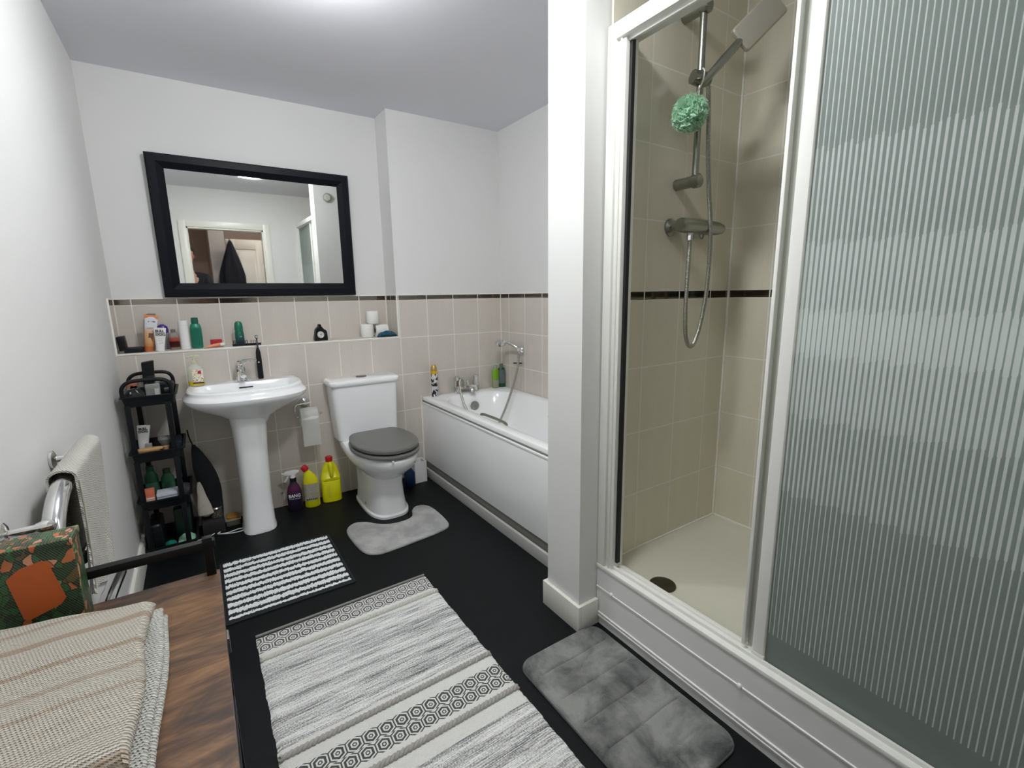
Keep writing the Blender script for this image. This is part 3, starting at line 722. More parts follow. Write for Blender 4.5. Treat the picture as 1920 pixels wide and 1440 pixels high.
def ribbed():
    n = NT('ribbed_frosted_glass', .35)
    p = n.xyz(obj=False); y, z = p[1], p[2]
    P_ = .0111
    idx = n.mt('FLOOR', n.mt('DIVIDE', y, P_))
    fr = n.mt('FRACT', n.mt('DIVIDE', y, P_))
    c = n.mt('ABSOLUTE', n.mt('SUBTRACT', fr, .5))
    stair = n.mt('MULTIPLY', n.mt('SUBTRACT', n.mt('FRACT', n.mt('MULTIPLY', idx, .2)), .4), .016)
    zz = n.mt('ADD', z, stair); dz = n.mt('ABSOLUTE', n.mt('SUBTRACT', zz, 1.160))
    wdt = n.mt('ADD', .11, 0.)
    for lim, add in ((.052, .085), (.203, .085), (.405, .10)):
        wdt = n.mt('ADD', wdt, n.mt('MULTIPLY', n.mt('LESS_THAN', dz, lim), add))
    mask = n.mt('LESS_THAN', c, wdt)
    mask = n.mt('MULTIPLY', mask, n.band(z, .348, 1.97))
    t = n.t
    g = n.noise(n.pos(), 420., 2.)
    # frosted body: rough transmission blended with milky scatter
    base = n.mix(mask, (.46, .52, .49), (.93, .97, .955))
    n.set('Base Color', base); n.set('Roughness', n.mt('ADD', n.mt('MULTIPLY', g, .1), .4))
    n.set('Specular IOR Level', .5)
    tr = n.node('ShaderNodeBsdfTranslucent'); n.inp(tr, 'Color', n.mix(mask, (.66, .74, .70), (.92, .97, .95)))
    rf = n.node('ShaderNodeBsdfRefraction'); rf.inputs['Roughness'].default_value = .42; rf.inputs['IOR'].default_value = 1.05
    n.inp(rf, 'Color', (.80, .86, .83, 1))
    m1 = n.node('ShaderNodeMixShader'); n.inp(m1, 0, .5); n.lk(n.b.outputs[0], m1.inputs[1]); n.lk(tr.outputs[0], m1.inputs[2])
    m2 = n.node('ShaderNodeMixShader'); n.lk(n.mt('MULTIPLY', n.mt('SUBTRACT', 1., mask), .30), m2.inputs[0])
    n.lk(m1.outputs[0], m2.inputs[1]); n.lk(rf.outputs[0], m2.inputs[2]); n.lk(m2.outputs[0], n.out.inputs[0])
    n.bump(n.mt('ADD', n.mt('MULTIPLY', mask, 1.), n.mt('MULTIPLY', g, .5)), .35, .001)
    return n.m
m_rib = ribbed()
finish('fixed_pane', bx(1.543, 1.549, Y1+.02, -2.47, .256, 2.012), m_rib, en, smooth=False)
sd_ = thing('sliding_shower_door', 'ribbed glass sliding shower door, slid open behind the fixed pane', 'shower door', (1.57, -2.75, .256))
b = bx(1.548, 1.582, -2.4145, -2.405, .263, 2.006, .002)
bx(1.564, 1.582, Y1+.035, Y1+.06, .258, 2.008, .003, bm=b)
finish('stile', b, m_pvc, sd_)
finish('stile_channel', bx(1.567, 1.580, -2.446, -2.4145, .260, 2.006), M('grey_channel', srgb(186, 189, 180), .5), sd_, smooth=False)
finish('pane', bx(1.568, 1.574, Y1+.06, -2.43, .262, 2.004), m_rib, sd_, smooth=False)

# shower fittings
rl = thing('shower_riser_rail', 'chrome shower rail on the tiled wall with two brackets', 'shower rail', (1.868, -1.935, 1.55))
finish('rail', tube([(1.868, -1.935, 1.63), (1.868, -1.935, 2.30)], .0115, 14), m_dchrome, rl)
for z in (2.185, 1.642):
    finish('bracket', lathe([(.020, -1.8577), (.020, -1.875), (.0195, -1.88), (.0195, -1.925), (.024, -1.93), (.024, -1.952), (.018, -1.957), (.001, -1.958)], (1.868, 0, z), 20, 'y'), m_dchrome, rl)
sh = thing('shower_handset', 'rectangular chrome shower handset clipped to the riser rail', 'shower head', (1.87, -1.95, 1.97))
finish('slider', tube([(1.838, -1.925, 1.972), (1.868, -1.935, 1.968), (1.895, -1.955, 1.962)], [.022, .025, .02], 16), m_dchrome, sh)
A, B_ = Vector((1.850, -1.972, 1.952)), Vector((1.938, -2.03, 2.066))
ax = (B_-A).normalized()
finish('handle', tube([A-ax*.02, A, A+ax*.08, B_], [.010, .0125, .0145, .013], 14), m_dchrome, sh)
hd_ = bx(-.043, .043, -.014, .014, -.01, .155, .012, seg=3)
ax = (Vector((2.02, -2.09, 2.165))-B_).normalized(); vd = (B_-Vector(CAM)).normalized(); xa = ax.cross(vd).normalized(); ya = ax.cross(xa)
Mt = Matrix((( xa.x, ya.x, ax.x, B_.x), (xa.y, ya.y, ax.y, B_.y), (xa.z, ya.z, ax.z, B_.z), (0, 0, 0, 1)))
hd_.transform(Mt); finish('spray_head', hd_, M('satin_head', (.46, .43, .36), .5, .3), sh)
mx = thing('shower_mixer_valve', 'chrome thermostatic bar valve on the shower wall', 'shower valve', (1.94, -1.93, 1.49))
for x in (1.842, 1.992):
    finish('wall_flange', lathe([(.031, -1.8577), (.031, -1.864), (.024, -1.872), (.016, -1.876), (.016, -1.905)], (x, 0, 1.494), 24, 'y'), m_dchrome, mx)
finish('valve_body', lathe([(.001, 1.802), (.021, 1.803), (.025, 1.812), (.026, 1.825), (.0275, 1.86), (.0265, 1.98), (.0235, 2.03), (.001, 2.031)], (0, -1.928, 1.492), 24, 'x'), m_dchrome, mx)
finish('temperature_knob', lathe([(.018, 2.031), (.0195, 2.036), (.018, 2.055), (.010, 2.062), (.001, 2.063)], (0, -1.928, 1.492), 20, 'x'), m_dchrome, mx)
finish('outlet_nut', lathe([(.012, 1.442), (.012, 1.462), (.010, 1.472)], (1.868, -1.928, 0), 8), m_chrome, mx)
finish('hose_ring', tube([(1.932+.011*math.cos(a), -1.93, 1.462+.011*math.sin(a)) for a in [2*PI*k/16 for k in range(16)]], .003, 6, closed=True), m_dchrome, mx)
hp = [(1.868, -1.928, 1.45), (1.864, -1.93, 1.38), (1.858, -1.932, 1.25), (1.858, -1.935, 1.13), (1.872, -1.938, 1.072), (1.890, -1.94, 1.056), (1.912, -1.942, 1.075), (1.935, -1.945, 1.14), (1.955, -1.948, 1.25), (1.960, -1.950, 1.38), (1.945, -1.955, 1.50), (1.918, -1.958, 1.62), (1.896, -1.962, 1.74), (1.878, -1.968, 1.85), (1.858, -1.975, 1.93)]
one('shower_hose', tube(smoothpts(hp, 8), .0075, 8), m_hose, 'long metal hose hanging in a loop below the shower valve', 'hose')
# loofah
lo = thing('bath_puff', 'mint green mesh bath puff hanging from the shower rail', 'loofah', (1.755, -1.985, 1.75))
def puff():
    b = NB(); rnd = random.Random(11); C = Vector((1.755, -1.985, 1.826))
    for k in range(520):
        d = Vector((rnd.gauss(0, 1), rnd.gauss(0, 1), rnd.gauss(0, 1))).normalized()
        t = d.cross(Vector((rnd.gauss(0, 1), rnd.gauss(0, 1), rnd.gauss(0, 1)))).normalized(); s_ = d.cross(t)
        r0 = rnd.uniform(.030, .050); ln = rnd.uniform(.018, .036); ph = rnd.uniform(0, 6)
        a, c = [], []
        for i in range(9):
            u = i/8-.5
            wv = .006*math.sin(ph+u*16)
            base = C+Vector((d.x, d.y, d.z*1.02))*r0+t*u*ln*1.6+s_*wv
            a.append(base+d*(-.010)+s_*.003*math.sin(ph*2+u*9)); c.append(base+d*(.004+.005*math.cos(ph+u*13))+s_*.009*math.sin(ph+u*20))
        b2 = [[b.verts.new(p) for p in a], [b.verts.new(p) for p in c]]
        for i in range(8): b.faces.new((b2[0][i], b2[0][i+1], b2[1][i+1], b2[1][i]))
    return b
def puffm():
    n = NT('mint_mesh', .6, 0, srgb(120, 190, 140)); v = n.noise(n.pos(), 60.)
    n.set('Base Color', n.mix(v, srgb(178, 220, 190), srgb(224, 246, 230)))
    n.set('Subsurface Weight', 0.)
    tr = n.node('ShaderNodeBsdfTranslucent'); n.inp(tr, 'Color', (*srgb(210, 242, 220), 1)); m1 = n.node('ShaderNodeMixShader'); n.inp(m1, 0, .45)
    n.lk(n.b.outputs[0], m1.inputs[1]); n.lk(tr.outputs[0], m1.inputs[2]); n.lk(m1.outputs[0], n.out.inputs[0]); return n.m
finish('mesh_ruffles', puff(), puffm(), lo)
finish('core', lathe([(.001, -.04), (.03, -.03), (.042, 0), (.03, .03), (.001, .04)], (1.755, -1.985, 1.826), 16), M('mint_core', srgb(160, 210, 175), .8), lo)
finish('hanging_cord', tube(smoothpts([(1.765, -1.985, 1.87), (1.80, -1.99, 1.92), (1.825, -1.98, 1.965), (1.85, -1.955, 1.99)], 5), .0022, 6), m_white, lo)

# ---------------------------------------------------------------- things on the tiled ledge
LZ = .9937
cs = thing('open_black_case', 'small open black case at the left end of the ledge', 'case', (.05, .075, LZ))
finish('tray', bx(.030, .108, .035, .115, LZ, LZ+.024, .004), m_black, cs)
finish('tray_lining', bx(.036, .102, .041, .109, LZ+.0235, LZ+.0255), M('grey_lining', (.05, .05, .055), .8, noise=.4), cs)
finish('open_lid', bx(.010, .040, .030, .115, LZ+.012, LZ+.085, .004, rot=Ry(-.08)), m_black, cs)
def squeeze(name, label, x, y, z, cap, h, w_, bodym, capm, tilt=0., rz=0., capr=.022, crimp=None, group=None):
    t = thing(name, label, 'tube', (x, y, z), rz, group)
    T = Ry(tilt)
    ca = lathe([(capr-.003, 0), (capr, .002), (capr*.95, cap), (.004, cap+.001)], (0, 0, 0), 24); ca.transform(T)
    finish('cap', ca, capm, t, world=False)
    rg = []
    for k in range(9):
        s_ = k/8; hx = capr*.95+(w_-capr*.95)*s_**.8; hy = capr*.9*(1-s_)+.0025
        rg.append([(hx*math.cos(a), hy*math.sin(a), cap+(h-cap)*s_) for a in [2*PI*j/28 for j in range(28)]])
    b = loft(rg); b.transform(T); finish('body', b, bodym, t, world=False)
    if crimp:
        b = bx(-w_-.0005, w_+.0005, -.0033, .0033, h-.016, h+.002, .0008); b.transform(T); finish('crimped_end', b, crimp, t, world=False)
    return t
def grad(name, stops, zmax, rough=.4):
    n = NT(name, rough); n.set('Base Color', n.ramp(n.mt('DIVIDE', n.xyz()[2], zmax), stops)); return n.m
org = M('orange_cap', srgb(190, 104, 50), .35)
t = squeeze('lotion_tube', 'tall white and orange squeeze tube standing on its cap on the ledge', .128, .075, LZ, .026, .188, .029,
        grad('peach_tube', [(0, srgb(176, 96, 46)), (.28, srgb(214, 160, 110)), (.55, srgb(222, 184, 148)), (.66, srgb(214, 216, 224)), (1, srgb(222, 224, 232))], .19), org, .18, crimp=M('orange_band', srgb(226, 140, 84), .4))
text('foamie', .011, (.030, -.006, .150), t, m_ink, bold=.0004)
text('ENERGY', .008, (.022, -.013, .118), t, org)
finish('printed_panel', bx(.008, .026, -.0165, -.014, .05, .095, rot=Ry(.18)), M('brown_print', srgb(110, 82, 66), .5), t, world=False)
t = squeeze('face_wash_tube', 'white squeeze tube with bold black lettering leaning on the ledge', .178, .04, LZ, .022, .122, .0265, m_white, m_white, .1, capr=.020)
text('BULL', .0185, (.0100, -.0135, .099), t, m_ink, bold=.0005, ry=-.08, spacing=.9); text('DOG', .0185, (.0110, -.0152, .0815), t, m_ink, bold=.0005, ry=-.08, spacing=.98)
for k, zz in enumerate((.066, .056, .047, .040)): text('-------', .008, (.009, -.0175, zz), t, m_ink, bold=.0001)
bottle('purple_deodorant', 'grey bottle with purple window behind the tubes on the ledge', .196, .135, LZ, (M('grey_clear', srgb(140, 136, 140), .3), M('purple_top', srgb(72, 48, 130), .3), True),
       [(.022, 0), (.025, .004), (.025, .085), (.023, .09)], [(.0235, .088), (.0245, .105), (.020, .125), (.008, .134), (.001, .135)], sx=1.1, sy=.7)
bottle('grey_capped_bottle', 'clear bottle with round grey lid behind the tall tube', .155, .15, LZ, (M('clear_grey_body', srgb(176, 172, 166), .3), M('smoke_grey_lid', srgb(120, 118, 114), .35), False),
       [(.018, 0), (.02, .004), (.02, .17), (.016, .178)], [(.019, .176), (.0195, .192), (.001, .194)])
t = bottle('red_serum_bottle', 'small clear bottle with red and brown label on the ledge', .243, .08, LZ, (glassm('smoke_bottle', (.62, .58, .55), .1), M('grey_lid', srgb(110, 108, 106), .35), False),
       [(.019, 0), (.0215, .003), (.0215, .07), (.018, .086), (.009, .094)], [(.0105, .092), (.0105, .108), (.001, .110)], sx=1.1, sy=.8,
       lab=(.012, .066, .0222), labc=grad('red_label', [(0, srgb(186, 104, 70)), (.3, srgb(90, 24, 20)), (.62, srgb(60, 16, 16)), (.75, srgb(200, 96, 80)), (1, srgb(200, 110, 90))], .066))
t = thing('white_carton', 'plain white narrow cylinder standing on the ledge', 'container', (.290, .085, LZ))
finish('body', lathe([(.022, 0), (.0235, .002), (.0235, .150), (.022, .152), (.001, .152)], (.290, .085, LZ), 28), m_white, t)
finish('lid_rim', lathe([(.0238, .128), (.0238, .1285), (.0232, .129)], (.290, .085, LZ), 28), M('soft_grey_line', srgb(190, 190, 188), .4), t)
gr1 = M('emerald_plastic', srgb(22, 128, 98), .3)
t = bottle('green_body_wash', 'tall emerald green bottle standing on the ledge', .345, .085, LZ, (gr1, M('dark_emerald_cap', srgb(14, 92, 74), .3), False),
       [(.022, 0), (.0255, .004), (.0275, .06), (.027, .11), (.022, .13), (.016, .136)], [(.0165, .134), (.0175, .150), (.016, .166), (.001, .168)], sx=1., sy=.7, lab=(.01, .11, .0276), labc=M('emerald_label', srgb(46, 144, 118), .45))
tp_ = thing('small_tube', 'small orange and white tube lying on the ledge', 'tube', (.42, .06, LZ), .3)
b = loft([[(x, r*math.cos(a), .0105+rz_*math.sin(a)) for a in [2*PI*j/20 for j in range(20)]] for x, r, rz_ in ((-.045, .014, .001), (-.02, .013, .007), (.02, .011, .0095), (.03, .010, .010))])
b.transform(Ry(-.12)@Matrix.Translation((0, 0, .0)))
finish('body', b, M('peach_plastic', srgb(232, 150, 110), .4), tp_, world=False)
finish('cap', lathe([(.009, .03), (.009, .05), (.007, .053), (.001, .053)], (0, 0, .0135), 16, 'x'), m_white, tp_, world=False)
b = bx(.405, .462, .105, .135, LZ, LZ+.040, .002, rot=Ry(.0))
rb_ = thing('red_box', 'small red carton on the ledge behind the little tube', 'box', (.433, .12, LZ))
finish('carton', b, M('red_card', srgb(170, 24, 34), .45), rb_)
finish('end_flap', bx(.4055, .4615, .1045, .1055, LZ+.012, LZ+.016), M('dark_red_card', srgb(96, 10, 18), .5), rb_)
t = bottle('roll_on_deodorant', 'dark green roll on deodorant on the ledge behind the black comb', .552, .11, LZ, (grad('green_blue_bottle', [(0, srgb(20, 50, 86)), (.4, srgb(14, 78, 74)), (1, srgb(14, 104, 78))], .085), M('green_dome_cap', srgb(16, 112, 84), .3), False),
       [(.020, 0), (.023, .003), (.0235, .05), (.022, .075), (.019, .082)], [(.0215, .080), (.022, .10), (.020, .122), (.014, .134), (.001, .138)], sx=1., sy=.8)
text('24', .014, (.004, -.0195, .045), t, M('silver_ink', (.5, .6, .6), .4))
cm = thing('black_comb', 'black comb lying along the ledge in front of the green deodorant', 'comb', (.58, .05, LZ), -.02)
b = bx(-.072, .072, -.005, .008, 0, .012, .002); finish('spine', b, m_black, cm, world=False)
b = NB()
for k in range(9):
    x = -.068+k*.0085; bx(x, x+.0035, -.003, .003, .010, .032, .0005, bm=b)
for k in range(3):
    x = .02+k*.0105; bx(x, x+.003, -.003, .003, .010, .030, .0005, bm=b)
finish('teeth', b, m_black, cm, world=False)
# clock
ck = thing('small_clock', 'small black ornamental clock with white round dial on the ledge', 'clock', (.985, .075, LZ), .1)
pf = [(-.036, 0), (.042, 0), (.042, .02), (.040, .052), (.034, .064), (.022, .070), (.014, .082), (.008, .086), (.007, .098), (.003, .102), (-.003, .102), (-.006, .094), (-.008, .086), (-.018, .078), (-.026, .068), (-.030, .045), (-.036, .02)]
finish('case', prism(pf, 'y', -.018, .018, bev=.002), m_black, ck, world=False)
dl_ = finish('dial', lathe([(.001, -.0185), (.019, -.0185), (.0195, -.021), (.001, -.021)], (-.001, 0, .037), 28, 'y'), M('dial_white', srgb(214, 214, 210), .4), ck, world=False)
finish('bezel', tube([(-.001+.0195*math.cos(a), -.0205, .037+.0195*math.sin(a)) for a in [2*PI*k/28 for k in range(28)]], .0018, 6, closed=True), M('silver_bezel', (.5, .5, .48), .3, .8), ck, world=False)
b = bx(-.0018, -.0002, -.0225, -.0215, .037, .050); bx(-.001, .008, -.0225, -.0215, .036, .0375, bm=b)
lathe([(.003, -.0215), (.003, -.024), (.001, -.0242)], (-.001, 0, .037), 10, 'y', bm=b); finish('hands', b, M('brass_hands', (.25, .2, .08), .4, .7), dl_, world=False)
# toilet rolls
def roll(label, x, y, z, lying=None, sc=1.):
    t = thing('toilet_roll', label, 'toilet roll', (x, y, z), 0, 'spare toilet rolls on the ledge')
    pr_ = [(.019, .001), (.044, .001), (.046, .004), (.046, .094), (.044, .097), (.019, .097), (.019, .001)]
    if lying: b = lathe(pr_, (0, 0, 0), 32); b.transform(Matrix.Translation((0, 0, .046)) @ Ry(PI/2) @ Matrix.Translation((0, 0, -.048)))
    else: b = lathe(pr_, (0, 0, 0), 32)
    b.transform(Matrix.Scale(sc, 4)); finish('paper', b, m_paper, t, world=False)
    c = lathe([(.0188, .002), (.0192, .0955), (.0178, .0955), (.0178, .002)], (0, 0, 0), 20)
    if lying: c.transform(Matrix.Translation((0, 0, .046)) @ Ry(PI/2) @ Matrix.Translation((0, 0, -.048)))
    c.transform(Matrix.Scale(sc, 4)); finish('card_tube', c, M('brown_card', srgb(160, 130, 100), .8), t, world=False)
roll('spare toilet roll standing on the ledge, bottom left of the stack', 1.292, .11, LZ, sc=.88)
roll('spare toilet roll lying on its side on the ledge, bottom right of the stack', 1.388, .12, LZ, True, sc=.86)
roll('spare toilet roll balanced on top of the other two', 1.335, .115, LZ+.0862, sc=.86)
def bagm():
    n = NT('blue_film', .18, 0, srgb(10, 70, 104)); v = n.noise(n.pos(), 55., 3., .6, 1.)
    n.set('Base Color', n.mix(v, srgb(6, 32, 60), srgb(24, 116, 146))); n.bump(v, 1., .02); return n.m
def pouch():
    rnd = random.Random(5); rg = []
    for k in range(13):
        s_ = k/12; x = 1.335+.13*s_; th_ = .018*math.sin(PI*s_)**.6+.003; yy = .030+.006*math.sin(s_*9)
        rg.append([(x, yy+.035*math.cos(a)*(.6+.4*math.sin(PI*s_)), LZ+th_+.001+th_*math.sin(a)*(1+.25*math.sin(5*a+s_*14))*.8) for a in [2*PI*j/24 for j in range(24)]])
    return loft(rg)
one('blue_packet', pouch(), bagm(), 'crumpled blue plastic packet in front of the spare toilet rolls', 'packet')

# ---------------------------------------------------------------- slim black storage trolley
ct = thing('storage_trolley', 'slim black four tier plastic trolley in the left corner', 'storage trolley', (.13, -.19, 0))
TX0, TX1, TY0, TY1 = .022, .235, -.335, -.045
TIER = [.075, .317, .557, .825]           # rim heights
def tray(zr, dep=.05):
    cx, cy = (TX0+TX1)/2, (TY0+TY1)/2; hx, hy = (TX1-TX0)/2, (TY1-TY0)/2
    R = lambda z, d, r=.015: rrect(cx, cy, z, hx-d, hy-d, r, 4)
    return loft([R(zr-dep, .014), R(zr-.006, .006), R(zr-.006, -.002), R(zr, -.002), R(zr, .008), R(zr-dep+.004, .016)])
for z in TIER: finish('shelf_tray', tray(z), m_black, ct)
for i in range(3):
    z0, z1 = TIER[i]-.02, TIER[i+1]-.04
    for x, y in ((.045, -.325), (.195, -.325), (.06, -.055), (.205, -.055)):
        finish('post', bx(x-.011, x+.011, y-.006, y+.006, z0, z1, .003), m_black, ct)
for y in (-.325, -.055):
    finish('handle', tube(smoothpts([(.035, y, .82), (.036, y, .865), (.062, y, .892), (.12, y, .898), (.19, y, .893), (.215, y, .865), (.216, y, .82)], 5), .0085, 10, flat=1.), m_black, ct)
for x, y in ((.045, -.31), (.21, -.31), (.045, -.07), (.21, -.07)):
    finish('castor', lathe([(.012, -.008), (.0135, 0), (.012, .008)], (x, y, .0138), 14, 'y'), m_black, ct)
    if 0: pass
# tray contents, top tier
T1, T2, T3, T0 = .780, .512, .272, .030
t = thing('tall_black_box', 'tall black box leaning on the trolley top tier', 'box', (.125, -.12, T1))
finish('carton', prism([(.098, T1), (.140, T1), (.152, .962), (.104, .956)], 'y', -.14, -.09, bev=.002), m_blackm, t)
finish('top_panel', prism([(.1045, .9565), (.1515, .9625), (.1515, .9635), (.1045, .9575)], 'y', -.138, -.092), M('black_card_top', (.03, .035, .04), .5), t)
t = thing('perfume_bottle', 'clear square perfume bottle with black cap on the trolley top tier', 'bottle', (.140, -.235, T1))
finish('bottle', bx(.112, .170, -.250, -.215, T1, T1+.085, .006, seg=3), glassm('perfume_glass', (.75, .78, .74), .04), t)
finish('cap', bx(.124, .152, -.245, -.221, T1+.088, T1+.122, .003), m_black, t)
finish('label', bx(.148, .166, -.2512, -.2502, T1+.028, T1+.062), m_white, t)
t = thing('copper_jar', 'small copper coloured pot at the back left of the trolley top', 'jar', (.052, -.10, T1))
finish('pot', lathe([(.020, 0), (.0225, .003), (.0225, .075), (.001, .076)], (.052, -.10, T1), 20), M('copper_paint', srgb(190, 120, 84), .4), t)
finish('mark', bx(.047, .057, -.1235, -.122, T1+.045, T1+.068), M('dark_copper_print', srgb(70, 24, 14), .5), t)
t = thing('black_wash_bag', 'shiny black zipped bag on the left of the trolley top tier', 'bag', (.075, -.25, T1))
finish('bag', loft([rrect(.072, -.245, z, hx, hy, .02, 5) for z, hx, hy in ((T1, .034, .05), (T1+.01, .039, .056), (T1+.05, .037, .054), (T1+.072, .024, .045), (T1+.078, .008, .03))]), M('black_vinyl', (.01, .012, .014), .2), t)
finish('zip_pull', bx(.060, .066, -.303, -.299, T1+.05, T1+.065, .001), m_chrome, t)
t = thing('black_brush_case', 'black rounded case at the back right of the trolley top tier', 'case', (.19, -.12, T1))
finish('case', bx(.158, .222, -.17, -.075, T1, T1+.075, .015, seg=3), m_black, t)
finish('clasp', bx(.18, .20, -.173, -.169, T1+.03, T1+.05, .002), m_dchrome, t)
# second tier
t = squeeze('small_white_tube', 'white tube with black lettering standing on the trolley second tier', .062, -.20, T2, .018, .150, .026, m_white, m_white, .12, capr=.018)
text('BULL', .016, (.014, -.008, .128), t, m_ink, bold=.0004, spacing=.9); text('DOG', .016, (.014, -.009, .114), t, m_ink, bold=.0004)
b = bx(.078, .105, -.262, -.235, T2, T2+.066, .002); t = one('tiny_grey_box', b, M('grey_print_box', srgb(150, 152, 158), .5, noise=.35), 'tiny grey printed box beside the wooden brush', 'box')
t = thing('shaving_brush', 'shaving brush with pale wooden handle on the trolley second tier', 'shaving brush', (.158, -.285, T2))
finish('handle', lathe([(.014, 0), (.016, .004), (.011, .02), (.012, .032), (.016, .052), (.014, .056)], (.158, -.285, T2), 20), M('pale_wood', srgb(196, 160, 112), .45, noise=.15), t)
finish('bristles', lathe([(.012, .054), (.016, .062), (.027, .088), (.024, .098), (.001, .102)], (.158, -.285, T2), 24), M('badger_hair', srgb(110, 110, 108), .9, noise=.5), t)
t = thing('wooden_brush', 'flat oval wooden brush lying on the front edge of the second tier', 'brush', (.10, -.315, T2))
b = loft([[(.098+.052*k*math.cos(a), -.308+.016*k*math.sin(a), T2+.045+dz) for a in [2*PI*j/32 for j in range(32)]] for k, dz in ((.9, 0), (1, .004), (1, .009), (.9, .014))])
finish('wooden_back', b, M('bamboo', srgb(196, 156, 100), .5, noise=.15), t)
finish('bristle_pad', bx(.06, .136, -.320, -.296, T2+.001, T2+.046, .003), M('cream_bristle', srgb(150, 136, 110), .9, noise=.3), t)
one('navy_pouch', bx(.178, .222, -.27, -.12, T2, T2+.062, .012, seg=3), M('navy_fabric', srgb(14, 22, 46), .8, noise=.3), 'navy pouch at the right end of the second tier', 'pouch')
# third tier
gg = M('bottle_green', srgb(16, 96, 62), .3)
for x, y, h_, lab_ in ((.072, -.16, 1., 'taller green bottle at the back left of the third tier'), (.138, -.17, .86, 'shorter green bottle with pale label on the third tier')):
    t = bottle('green_bottle', lab_, x, y, T3, (gg, M('bottle_green_cap', srgb(12, 78, 52), .3), False),
       [(.024, 0), (.027, .004), (.028, .08*h_), (.026, .115*h_), (.015, .14*h_), (.012, .145*h_)], [(.016, .142*h_), (.0165, .168*h_), (.001, .17*h_)], sx=1.05, sy=.7, lab=(.03, .085*h_, .0282), labc=M('mint_label', srgb(104, 160, 130), .5, noise=.2), group='green bottles on the trolley third tier')
t = thing('orange_carton', 'orange and white small carton at the front left of the third tier', 'box', (.068, -.29, T3))
finish('carton', bx(.048, .088, -.312, -.27, T3, T3+.092, .0015), grad('orange_print', [(0, srgb(200, 80, 50)), (.4, srgb(214, 96, 60)), (.45, srgb(230, 190, 170)), (.7, srgb(222, 110, 76)), (1, srgb(214, 120, 90))], .09, .5), t)
finish('printed_line', bx(.05, .086, -.3135, -.3125, T3+.05, T3+.056), m_white, t)
t = thing('white_medicine_carton', 'stack of white flat cartons in the middle of the third tier', 'box', (.135, -.28, T3))
finish('carton', bx(.095, .178, -.312, -.245, T3, T3+.066, .0015), M('white_card', srgb(206, 210, 220), .5), t)
for k in range(3): finish('carton_edge', bx(.0955, .1775, -.3135, -.3125, T3+.008+k*.020, T3+.011+k*.020), M('blue_grey_ink', srgb(130, 140, 160), .5), t)
one('silver_sachet', bx(.184, .222, -.30, -.22, T3, T3+.072, .006, rot=Ry(.25)), M('dark_foil', (.10, .11, .11), .3, .6, noise=.4), 'crumpled dark foil sachet at the right of the third tier', 'sachet')
# bottom tier
one('green_paper_pack', bx(.14, .21, -.20, -.14, T0, T0+.17, .006), M('deep_green_pack', srgb(8, 44, 32), .4), 'dark green packet standing at the back of the bottom tier', 'packet')
one('mint_soap_pack', loft([rrect(.185, -.265, T0+z, hx, .045, .02, 5) for z, hx in ((0, .03), (.012, .038), (.03, .036), (.042, .02))]), M('mint_wrap', srgb(160, 214, 184), .35, noise=.2), 'pale mint wrapped pack on the bottom tier', 'packet')
one('teal_ball', lathe([(.001, 0), (.018, .004), (.027, .022), (.022, .040), (.001, .050)], (.118, -.285, T0), 20), M('teal_plastic_ball', srgb(26, 120, 100), .3), 'round teal tub on the bottom tier', 'tub')
one('black_dryer_bag', bx(.04, .095, -.30, -.12, T0, T0+.15, .018, seg=3), m_black, 'black bag at the left of the bottom tier', 'bag')
# beside the trolley
def hangbag():
    rg = []
    for k in range(17):
        s_ = k/16; z = .50-.43*s_
        c = .262+.045*math.sin(min(1, s_*1.1)*PI*.5)+.02*s_; hw = .006+.042*math.sin(PI*min(1, s_*.97))**.8
        if s_ > .75: c += (s_-.75)*.06
        rg.append([(c+hw*math.cos(a)*(1+.08*math.sin(4*a+5*s_)), -.10+.4*hw*math.sin(a), z) for a in [2*PI*j/24 for j in range(24)]])
    return loft(rg)
hb = thing('black_hanging_bag', 'limp black fabric bag hanging between trolley and basin pedestal', 'bag', (.30, -.10, .07))
finish('fabric', hangbag(), M('black_cotton', (.010, .011, .013), .95, noise=.3), hb)
finish('strap', tube(smoothpts([(.245, -.10, .585), (.25, -.10, .54), (.262, -.10, .49)], 5), .0035, 6), m_black, hb)
cl_ = loft([[(.268+dx+hw*math.cos(a), -.135+hw*.4*math.sin(a), z) for a in [2*PI*j/20 for j in range(20)]] for z, dx, hw in ((.30, -.005, .006), (.27, -.004, .014), (.22, 0, .02), (.16, .004, .032), (.115, .008, .036), (.10, .01, .01))])
one('white_cloth', cl_, M('crumpled_cotton', srgb(196, 190, 178), .95, noise=.15), 'crumpled white cloth beside the trolley, in front of the black bag', 'cloth')
t = thing('patterned_tin', 'small round grey patterned tin on the floor between trolley and pedestal', 'tin', (.330, -.10, 0))
finish('support_box', bx(.25, .355, -.165, -.045, 0, .075, .006), M('dark_grey_box', (.02, .02, .022), .6, noise=.4), t)
def tinm():
    n = NT('scroll_print', .4); v = n.vor(n.pos(), 70., 'DISTANCE_TO_EDGE'); n.set('Base Color', n.mix(n.mt('LESS_THAN', v, .12), srgb(110, 104, 96), srgb(50, 46, 44))); return n.m
finish('jar', lathe([(.026, .075), (.029, .078), (.029, .118), (.001, .119)], (.322, -.105, 0), 24), tinm(), t)
finish('lid', lathe([(.030, .117), (.0305, .128), (.026, .134), (.022, .131), (.001, .131)], (.322, -.105, 0), 24), m_dchrome, t)
t = thing('amber_soap_box', 'flat clear box of amber contents on the floor beside the pedestal', 'box', (.395, -.075, 0))
finish('base', bx(.360, .430, -.115, -.035, 0, .030, .006), glassm('smoky_tub', (.35, .32, .26), .2), t)
finish('lid', bx(.356, .434, -.119, -.031, .030, .040, .005), M('cloudy_lid', srgb(150, 146, 120), .3), t)
